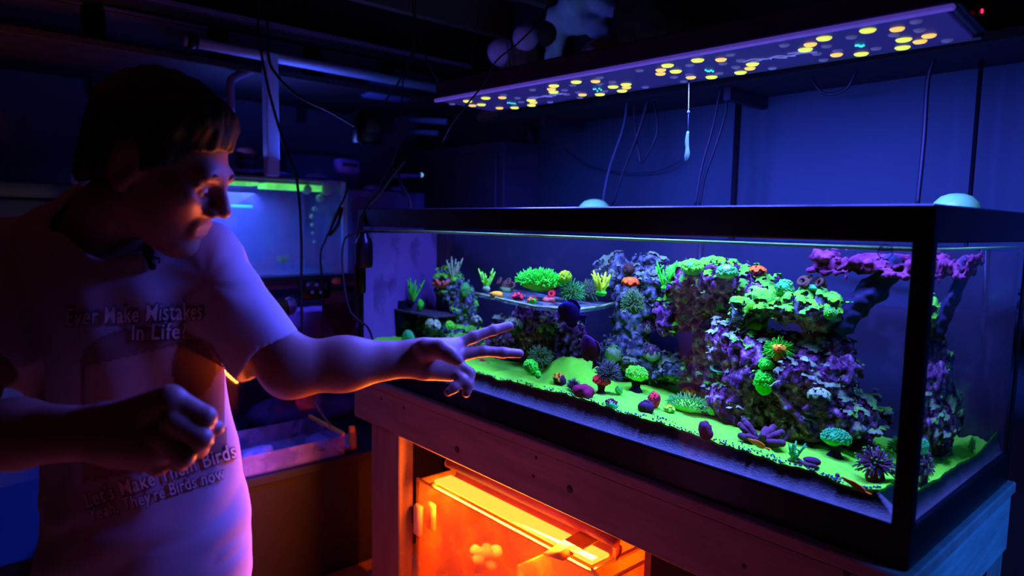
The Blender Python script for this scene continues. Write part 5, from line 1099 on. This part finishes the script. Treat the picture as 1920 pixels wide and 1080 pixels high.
for s in (-1, 1):
    MB().tube([toW(hd(.0945, s * .014, .022)), toW(hd(.0955, s * .030, .027)), toW(hd(.086, s * .048, .021))], [.0035, .004, .002], 6).done('eyebrow', m_hair, person)

# T-shirt
fp = np.array([J(-60, 380, 1.0), J(560, 700, 1.35), J(220, 1240, 1.36), J(-40, 700, 1.0), J(220, 700, 1.02), J(460, 1240, 1.0)])
f = Field(fp.min(0) - .10, fp.max(0) + .06, .0045)
sh0, sh1 = J(55, 470, 1.20), J(372, 480, 1.21)
f.cone(sh0, sh1, .068, .064, .04)
f.ball(J(215, 560, 1.19), (.175, .118, .17), .06); f.ball(J(232, 690, 1.19), (.165, .122, .16), .06); f.ball(J(270, 880, 1.18), (.160, .125, .17), .06); f.ball(J(283, 1010, 1.18), (.172, .132, .15), .06); f.ball(J(265, 1110, 1.19), (.185, .13, .12), .06)
f.cone(J(190, 425, 1.19), J(205, 540, 1.18), .075, .10, .05)
f.cone(J(385, 515, 1.20), J(492, 655, 1.175), .076, .066, .03); f.cone(J(20, 505, 1.19), J(-45, 665, 1.09), .078, .072, .03)
# sleeve and neck openings
f.cone(J(492, 655, 1.175) + (elL - shL) * .12, elL, .057, .060, .006, True); f.cone(J(-45, 665, 1.09) + (elR - shR) * .12, elR, .062, .064, .006, True)
for (a_, b_, o2) in ((J(385, 515, 1.20), J(492, 655, 1.175), .02), (J(20, 505, 1.19), J(-45, 665, 1.09), .03)):
    n2 = (b_ - a_) / np.linalg.norm(b_ - a_); c2 = b_ + n2 * o2
    sl, X, Y, Z = f.win(c2 - .13, c2 + .13); dd = (X - c2[0]) * n2[0] + (Y - c2[1]) * n2[1] + (Z - c2[2]) * n2[2]
    r2 = np.sqrt((X - c2[0]) ** 2 + (Y - c2[1]) ** 2 + (Z - c2[2]) ** 2); f.S[sl] = np.where(r2 < .12, np.maximum(f.S[sl], dd), f.S[sl])
nk = hd(-.022, 0, -.055); f.cone(neck0 + [0, -.01, -.022], nk, .072, .085, .012, True)
# lower hem
hem = J(260, 1225, 1.19)[2]; zz = f.lo[2] + f.h * np.arange(f.n[2]); f.S = np.maximum(f.S, (hem - zz)[None, None, :].astype(np.float32))
# folds: soft ridges pulled from the raised arm and hanging from the shoulders
idx = np.argwhere(np.abs(f.S) < .03); P = f.lo + idx * f.h
t1 = shL; r1 = P - t1; ang = np.arctan2(r1[:, 2], r1[:, 0] + r1[:, 1] * .3); dist = np.linalg.norm(r1, axis=1)
w1 = np.exp(-((dist - .16) / .13) ** 2)
low = np.clip((J(260, 820, 1.2)[2] - P[:, 2]) / .10, 0, 1)
fold = .0046 * w1 * np.sin(ang * 9 + 5 * vnoise(P * 7, 3)) * np.clip(vnoise(P * 6, 15) + .55, 0, 1) + .0078 * np.sin((P[:, 0] * 1.0 + P[:, 2] * .35 + .02 * vnoise(P * 8, 8)) * 62) * (1 - low) * .6 * np.clip(vnoise(P * 5, 5) + .4, 0, 1)
fold += low * .0085 * (1 - np.abs(fbm(np.stack([P[:, 0] * 5 + P[:, 2] * 3, P[:, 1] * 5, P[:, 2] * 13 - P[:, 0] * 6], 1), 12, 2))) - low * .005
f.S[idx[:, 0], idx[:, 1], idx[:, 2]] += fold.astype(np.float32)
V, F = f.mesh(); SV = toW(V)
shirt = make('t_shirt', SV, F, m_shirt, person)
shirt_bvh = BVHTree.FromPolygons([tuple(v) for v in SV], [tuple(int(i) for i in q) for q in F])
# collar band
ring_ = []
for k in range(40):
    a = 2 * math.pi * k / 40; d0 = math.cos(a) * np.array([1, 0, 0]) + math.sin(a) * np.array([0, 1, 0])
    c0 = toW(neck0 + [0, -.01, -.02]); dw = (YR @ np.array([d0[0], d0[1], .55])); dw /= np.linalg.norm(dw)
    h_ = shirt_bvh.ray_cast(Vector(c0 + dw * .30), Vector(-dw)); 
    if h_[0] is not None and (np.array(h_[0]) - c0) @ dw > .03: ring_.append(np.array(h_[0]) + dw * .001)
# flat print on the shirt
m_ink_d = pm('print_ink_dark', (.09, .04, .045), rough=.9, spec=.1); m_ink_l = pm('print_ink_light', (.62, .46, .40), rough=.9, spec=.1); m_ink_m = pm('print_ink_mid', (.22, .10, .09), (.28, .14, .12), scale=20, rough=.9, spec=.1); m_ink_r = pm('print_ink_rose', (.36, .20, .16), (.42, .25, .20), scale=16, rough=.9, spec=.1)
def lay(name, pts2, faces, mat, lift):
    V, ok = [], []
    for (x, y) in pts2:
        d = ray(x, y); h_ = shirt_bvh.ray_cast(Vector(CAM), Vector(d).normalized())
        if h_[0] is None: V.append((0, 0, 0)); ok.append(False)
        else:
            nrm = np.array(h_[1]); nrm = nrm if nrm @ d < 0 else -nrm; V.append(np.array(h_[0]) + nrm * lift); ok.append(True)
    F = [q for q in faces if all(ok[i] for i in q)]
    return make(name, V, F, mat, shirt) if F else None
def grid_shape(inside, x0, x1, y0, y1, st=5):
    nx_, ny_ = int((x1 - x0) / st) + 1, int((y1 - y0) / st) + 1
    pts = [(x0 + i * st, y0 + j * st) for i in range(nx_) for j in range(ny_)]
    fc = [(i * ny_ + j, i * ny_ + j + 1, (i + 1) * ny_ + j + 1, (i + 1) * ny_ + j) for i in range(nx_ - 1) for j in range(ny_ - 1) if inside(x0 + (i + .5) * st, y0 + (j + .5) * st)]
    return pts, fc
def dome(x, y):
    cx = 285 + (y - 700) * .03; t = (y - 612) / 80
    hw = 134 * (math.sqrt(max(0, 1 - (1 - t) ** 2)) if t < 1 else 1); return y > 612 and y < 905 - .18 * (x - 150) and abs(x - cx) < hw
lay('print_panel', *grid_shape(dome, 140, 430, 605, 910, 4), m_ink_m, .0012)
lay('print_canvas', *grid_shape(lambda x, y: dome(x, y) and x < 330 + (y - 640) * .25 and y > 690 - (x - 150) * .24 and x > 160, 150, 400, 630, 850, 4), m_ink_r, .0020)
lay('print_figure', *grid_shape(lambda x, y: ((x - 362) / 40) ** 2 + ((y - 690) / 54) ** 2 < 1, 318, 406, 630, 750, 4), pm('print_ink_deep', (.15, .06, .06), rough=.9, spec=.1), .0026)
def text_print(word, x, y, size, rot, mat, lift, off, name, shear=.12, wide=1.0, curve=0.0):
    cu = bpy.data.curves.new(name, 'FONT'); cu.body = word; cu.size = 1.0; cu.offset = off; cu.shear = shear; cu.resolution_u = 4; cu.space_character = 1.06
    to = bpy.data.objects.new(name, cu); COL.objects.link(to); bpy.context.view_layer.update()
    me = bpy.data.meshes.new_from_object(to.evaluated_get(bpy.context.evaluated_depsgraph_get())); bpy.data.objects.remove(to); bpy.data.curves.remove(cu)
    bm = bmesh.new(); bm.from_mesh(me); bpy.data.meshes.remove(me); bmesh.ops.triangulate(bm, faces=bm.faces)
    bmesh.ops.subdivide_edges(bm, edges=[e_ for e_ in bm.edges if e_.calc_length() > .18], cuts=1); bmesh.ops.triangulate(bm, faces=bm.faces); bm.verts.index_update()
    c, s = math.cos(rot), math.sin(rot); P = []
    for v in bm.verts:
        u, w = v.co.x * size * wide, -v.co.y * size - curve * math.sin(min(v.co.x * size * wide / 290, 1) * math.pi); P.append((x + u * c - w * s, y + u * s + w * c))
    FF = [tuple(v.index for v in q.verts) for q in bm.faces]; bm.free(); lay(name, P, FF, mat, lift)
for (wd, x, y, sz, ro, wi) in (('Ever Make Mistakes', 127, 610, 46, -.05, .655), ('In Life?', 246, 638, 42, -.04, .80), ("Let's Make Them Birds", 164, 952, 40, -.33, .74), ("Yeah, They're Birds now", 172, 976, 33, -.31, .74)):
    text_print(wd, x, y, sz, ro, m_ink_d, .0034, .06, 'print_outline', wide=wi); text_print(wd, x, y, sz, ro, m_ink_l, .0044, .012, 'print_lettering', wide=wi)
# trousers and shoes below the frame
hz = hem; pe = J(255, 1160, 1.21); f = Field(pe - [.32, .30, 1.0], pe + [.32, .30, .25], .012); f.lo[2] = toL((0, 0, FLOOR_Z))[2] - .03
f.n[2] = int((pe[2] + .2 - f.lo[2]) / .012) + 1; f.S = np.full(f.n, .25, np.float32)
fl = toL((0, 0, FLOOR_Z))[2]
f.ball(pe + [0, 0, -.02], (.165, .115, .14), .05)
for s in (-1, 1):
    hp_ = pe + [s * .085, 0, -.06]; kn = np.array([pe[0] + s * .11, pe[1] - .03, fl + .48]); an = np.array([pe[0] + s * .12, pe[1] + .02, fl + .09])
    f.chain([hp_, kn, an], [.092, .070, .060], .03)
V, F = f.mesh(); make('trousers', toW(V), F, m_jeans, person)
for s in (-1, 1):
    a_ = np.array([pe[0] + s * .12, pe[1] + .03, fl + .048]); f = Field(a_ - [.10, .28, .06], a_ + [.10, .10, .10], .008)
    f.cone(a_, a_ + [s * .02, -.17, -.005], .046, .040, .03); f.cone(a_, a_ + [0, 0, .05], .045, .045, .02)
    zz = f.lo[2] + f.h * np.arange(f.n[2]); f.S = np.maximum(f.S, (fl + .001 - zz)[None, None, :].astype(np.float32)); V, F = f.mesh(); make('shoe', toW(V), F, black_plastic, person)
# small clip-on microphone at the collar
h_ = shirt_bvh.ray_cast(Vector(CAM), Vector(ray(283, 492)).normalized()); mc = np.array(h_[0]) if h_[0] is not None else at(283, 492, depth=1.08)
tw = -ray(283, 492); tw /= np.linalg.norm(tw); mc = mc + tw * .008
mic = thing('clip_microphone', 'tiny black clip-on microphone fastened to the T-shirt collar', 'microphone', mc - [0, 0, .02])
MB().obox(mc, (.010, .012, .026), np.stack([CR * .95 + CU * .3, -CF, CU * .95 - CR * .3], 1), .003).done('clip', black_plastic, mic)
MB().blob(mc + CU * .016 + CR * -.004, (.008, .008, .010), 3, .2, 200).done('wind_foam', cable_black, mic)
MB().tube([mc - CR * .004 + CU * .010, mc + CR * .014 + CU * .006, mc + CR * .013 - CU * .002], .0016, 6).done('clip_wire', cable_black, mic)
# ------------------------------------------------------------------ cables and cords
m_cord = pm('cord_violet', (.010, .006, .012), rough=.5); m_pcord = pm('cord_pale', (.025, .04, .05), rough=.5)
def cord(label, pts, r, mat=None, name='cable', cat='cable', **k):
    P = [at(*p[:2], **(dict(depth=p[2]) if len(p) > 2 else k)) for p in pts]
    return tag(MB().tube(spline(P, 8), r, 7).done(name, mat or cable_black), label, cat)
cord('long black cable hanging down past the frag tank front', [(487, -20), (485, 60), (502, 160), (530, 262), (556, 335), (565, 450), (565, 560), (570, 655)], .0052, depth=2.45)
cord('black cable sagging from the upper shelf towards the dark adapter', [(503, -20), (503, 100), (520, 142), (560, 180), (620, 210), (676, 242)], .0055, depth=2.5)
ad = at(690, 240, depth=2.52); t = thing('hanging_adapter', 'dark adapter block hanging at the end of the sagging cable', 'adapter', ad - [0, 0, .06])
MB().box(ad[0] - .04, ad[0] + .04, ad[1] - .05, ad[1] + .05, ad[2] - .06, ad[2] + .06, .01).done('adapter_body', black_plastic, t); MB().box(ad[0] + .03, ad[0] + .042, ad[1] - .03, ad[1] + .03, ad[2] - .02, ad[2] + .03, .003).done('plug_face', m_rack, t)
cord('thin violet cord dropping from the ceiling to the bin', [(780, -20), (776, 80), (756, 150), (752, 225), (742, 290), (716, 340), (695, 372)], .0030, m_cord, name='cord', cat='cord', depth=2.5)
cord('dark cord slanting across the long pipe', [(772, -20), (778, 90), (750, 150), (722, 190)], .0038, depth=2.5)
cord('dark cord right of the slanting one by the hood end', [(785, 60), (800, 110), (830, 165), (846, 176)], .0035, depth=2.48)
cord('thick black cable draped from the bin over the left rim', [(760, 300), (735, 330), (712, 362), (690, 388), (674, 425), (668, 500), (668, 600)], .0075, depth=2.38)
cord('second black cable falling over the violet bin', [(742, 315), (755, 350), (770, 385), (752, 420)], .0060, depth=2.46)
cord('black cable bundle hanging in front of the cyan corner strip', [(650, 330), (648, 365), (628, 405), (610, 450), (601, 480), (606, 560), (604, 650)], .0042, depth=2.47)
tie = at(628, 412, depth=2.46); tag(MB().tube(spline([tie + CR * .02 + CU * .045, tie - CR * .015 - CU * .03, tie - CR * .018 - CU * .055, tie + CR * .012 - CU * .015, tie + CR * .026 + CU * .046], 6), .006, 7).done('cable_coil', cable_black), 'coiled loop of black cable tied by the cyan strip', 'cable')
cord('thin black wire looping from the corner pump', [(690, 430), (660, 440), (645, 452), (642, 500), (655, 580), (690, 615), (703, 655)], .0036, depth=2.30)
cord('thin black wire over the low shelf under the forearm', [(588, 752), (602, 775), (622, 800)], .0045, depth=2.35)
cord('violet cord crossing in front of the LED hood end', [(1040, -15), (1010, 40), (970, 82), (930, 115), (905, 160), (872, 200), (845, 235), (828, 268)], .0022, m_cord, name='cord', cat='cord', depth=1.72)
cord('pale airline tube hanging behind the tank left of the black cords', [(1178, 175), (1168, 240), (1142, 318), (1129, 384)], .0045, m_pcord, name='airline', cat='tube', Y=.78)
cord('black cord hanging straight behind the left dome pump', [(1218, 175), (1196, 250), (1170, 318), (1148, 384)], .0050, Y=.80)
cord('black cord loop knotted behind the tank near mid wall', [(1190, 175), (1190, 230), (1198, 290), (1204, 303), (1228, 262), (1232, 225), (1222, 180)], .0042, Y=.82)
cord('left of two dark cords running down to the middle rim', [(1354, 150), (1336, 240), (1316, 312), (1303, 386)], .0046, Y=.80)
cord('right of two dark cords running down to the middle rim', [(1360, 150), (1361, 205), (1343, 270), (1322, 330), (1311, 386)], .0046, Y=.82)
cord('dark cord looping below the shelf on the right', [(1516, 128), (1526, 155), (1545, 175), (1572, 174), (1592, 160), (1610, 120)], .0046, Y=.84)
cord('dark cable hanging behind the tank near the right rod', [(1756, 95), (1740, 150), (1734, 240), (1729, 300), (1720, 386)], .0060, Y=.84)
cord('faint slack cord drooping low across the wall', [(1060, 280), (1100, 308), (1160, 323), (1230, 322), (1280, 300)], .0018, m_cord, name='cord', cat='cord', Y=.98)
YT = float(at(1292, 150, Z=FZ + .002)[1]); P = [at(x, y, Y=YT) for x, y in ((1292, 149), (1291, 210), (1290, 248))]; t = thing('string_tassel', 'pale string with a frayed white end hanging from the hood', 'string', P[-1] - [0, 0, .07])
MB().tube(P, .0012, 5).done('string', m_pcord, t); q = [at(x, y, Y=YT) for x, y in ((1290, 246), (1288, 265), (1289, 285), (1286, 303))]; MB().tube(spline(q, 4), [.003, .0035, .004, .0045, .005, .0048, .0045, .005, .006, .0062, .006, .004, .002], 8).done('tassel', pm('tassel_white', (.05, .13, .035), rough=.8), t); MB().blob(P[1], .004, 2).done('knot', m_pcord, t)
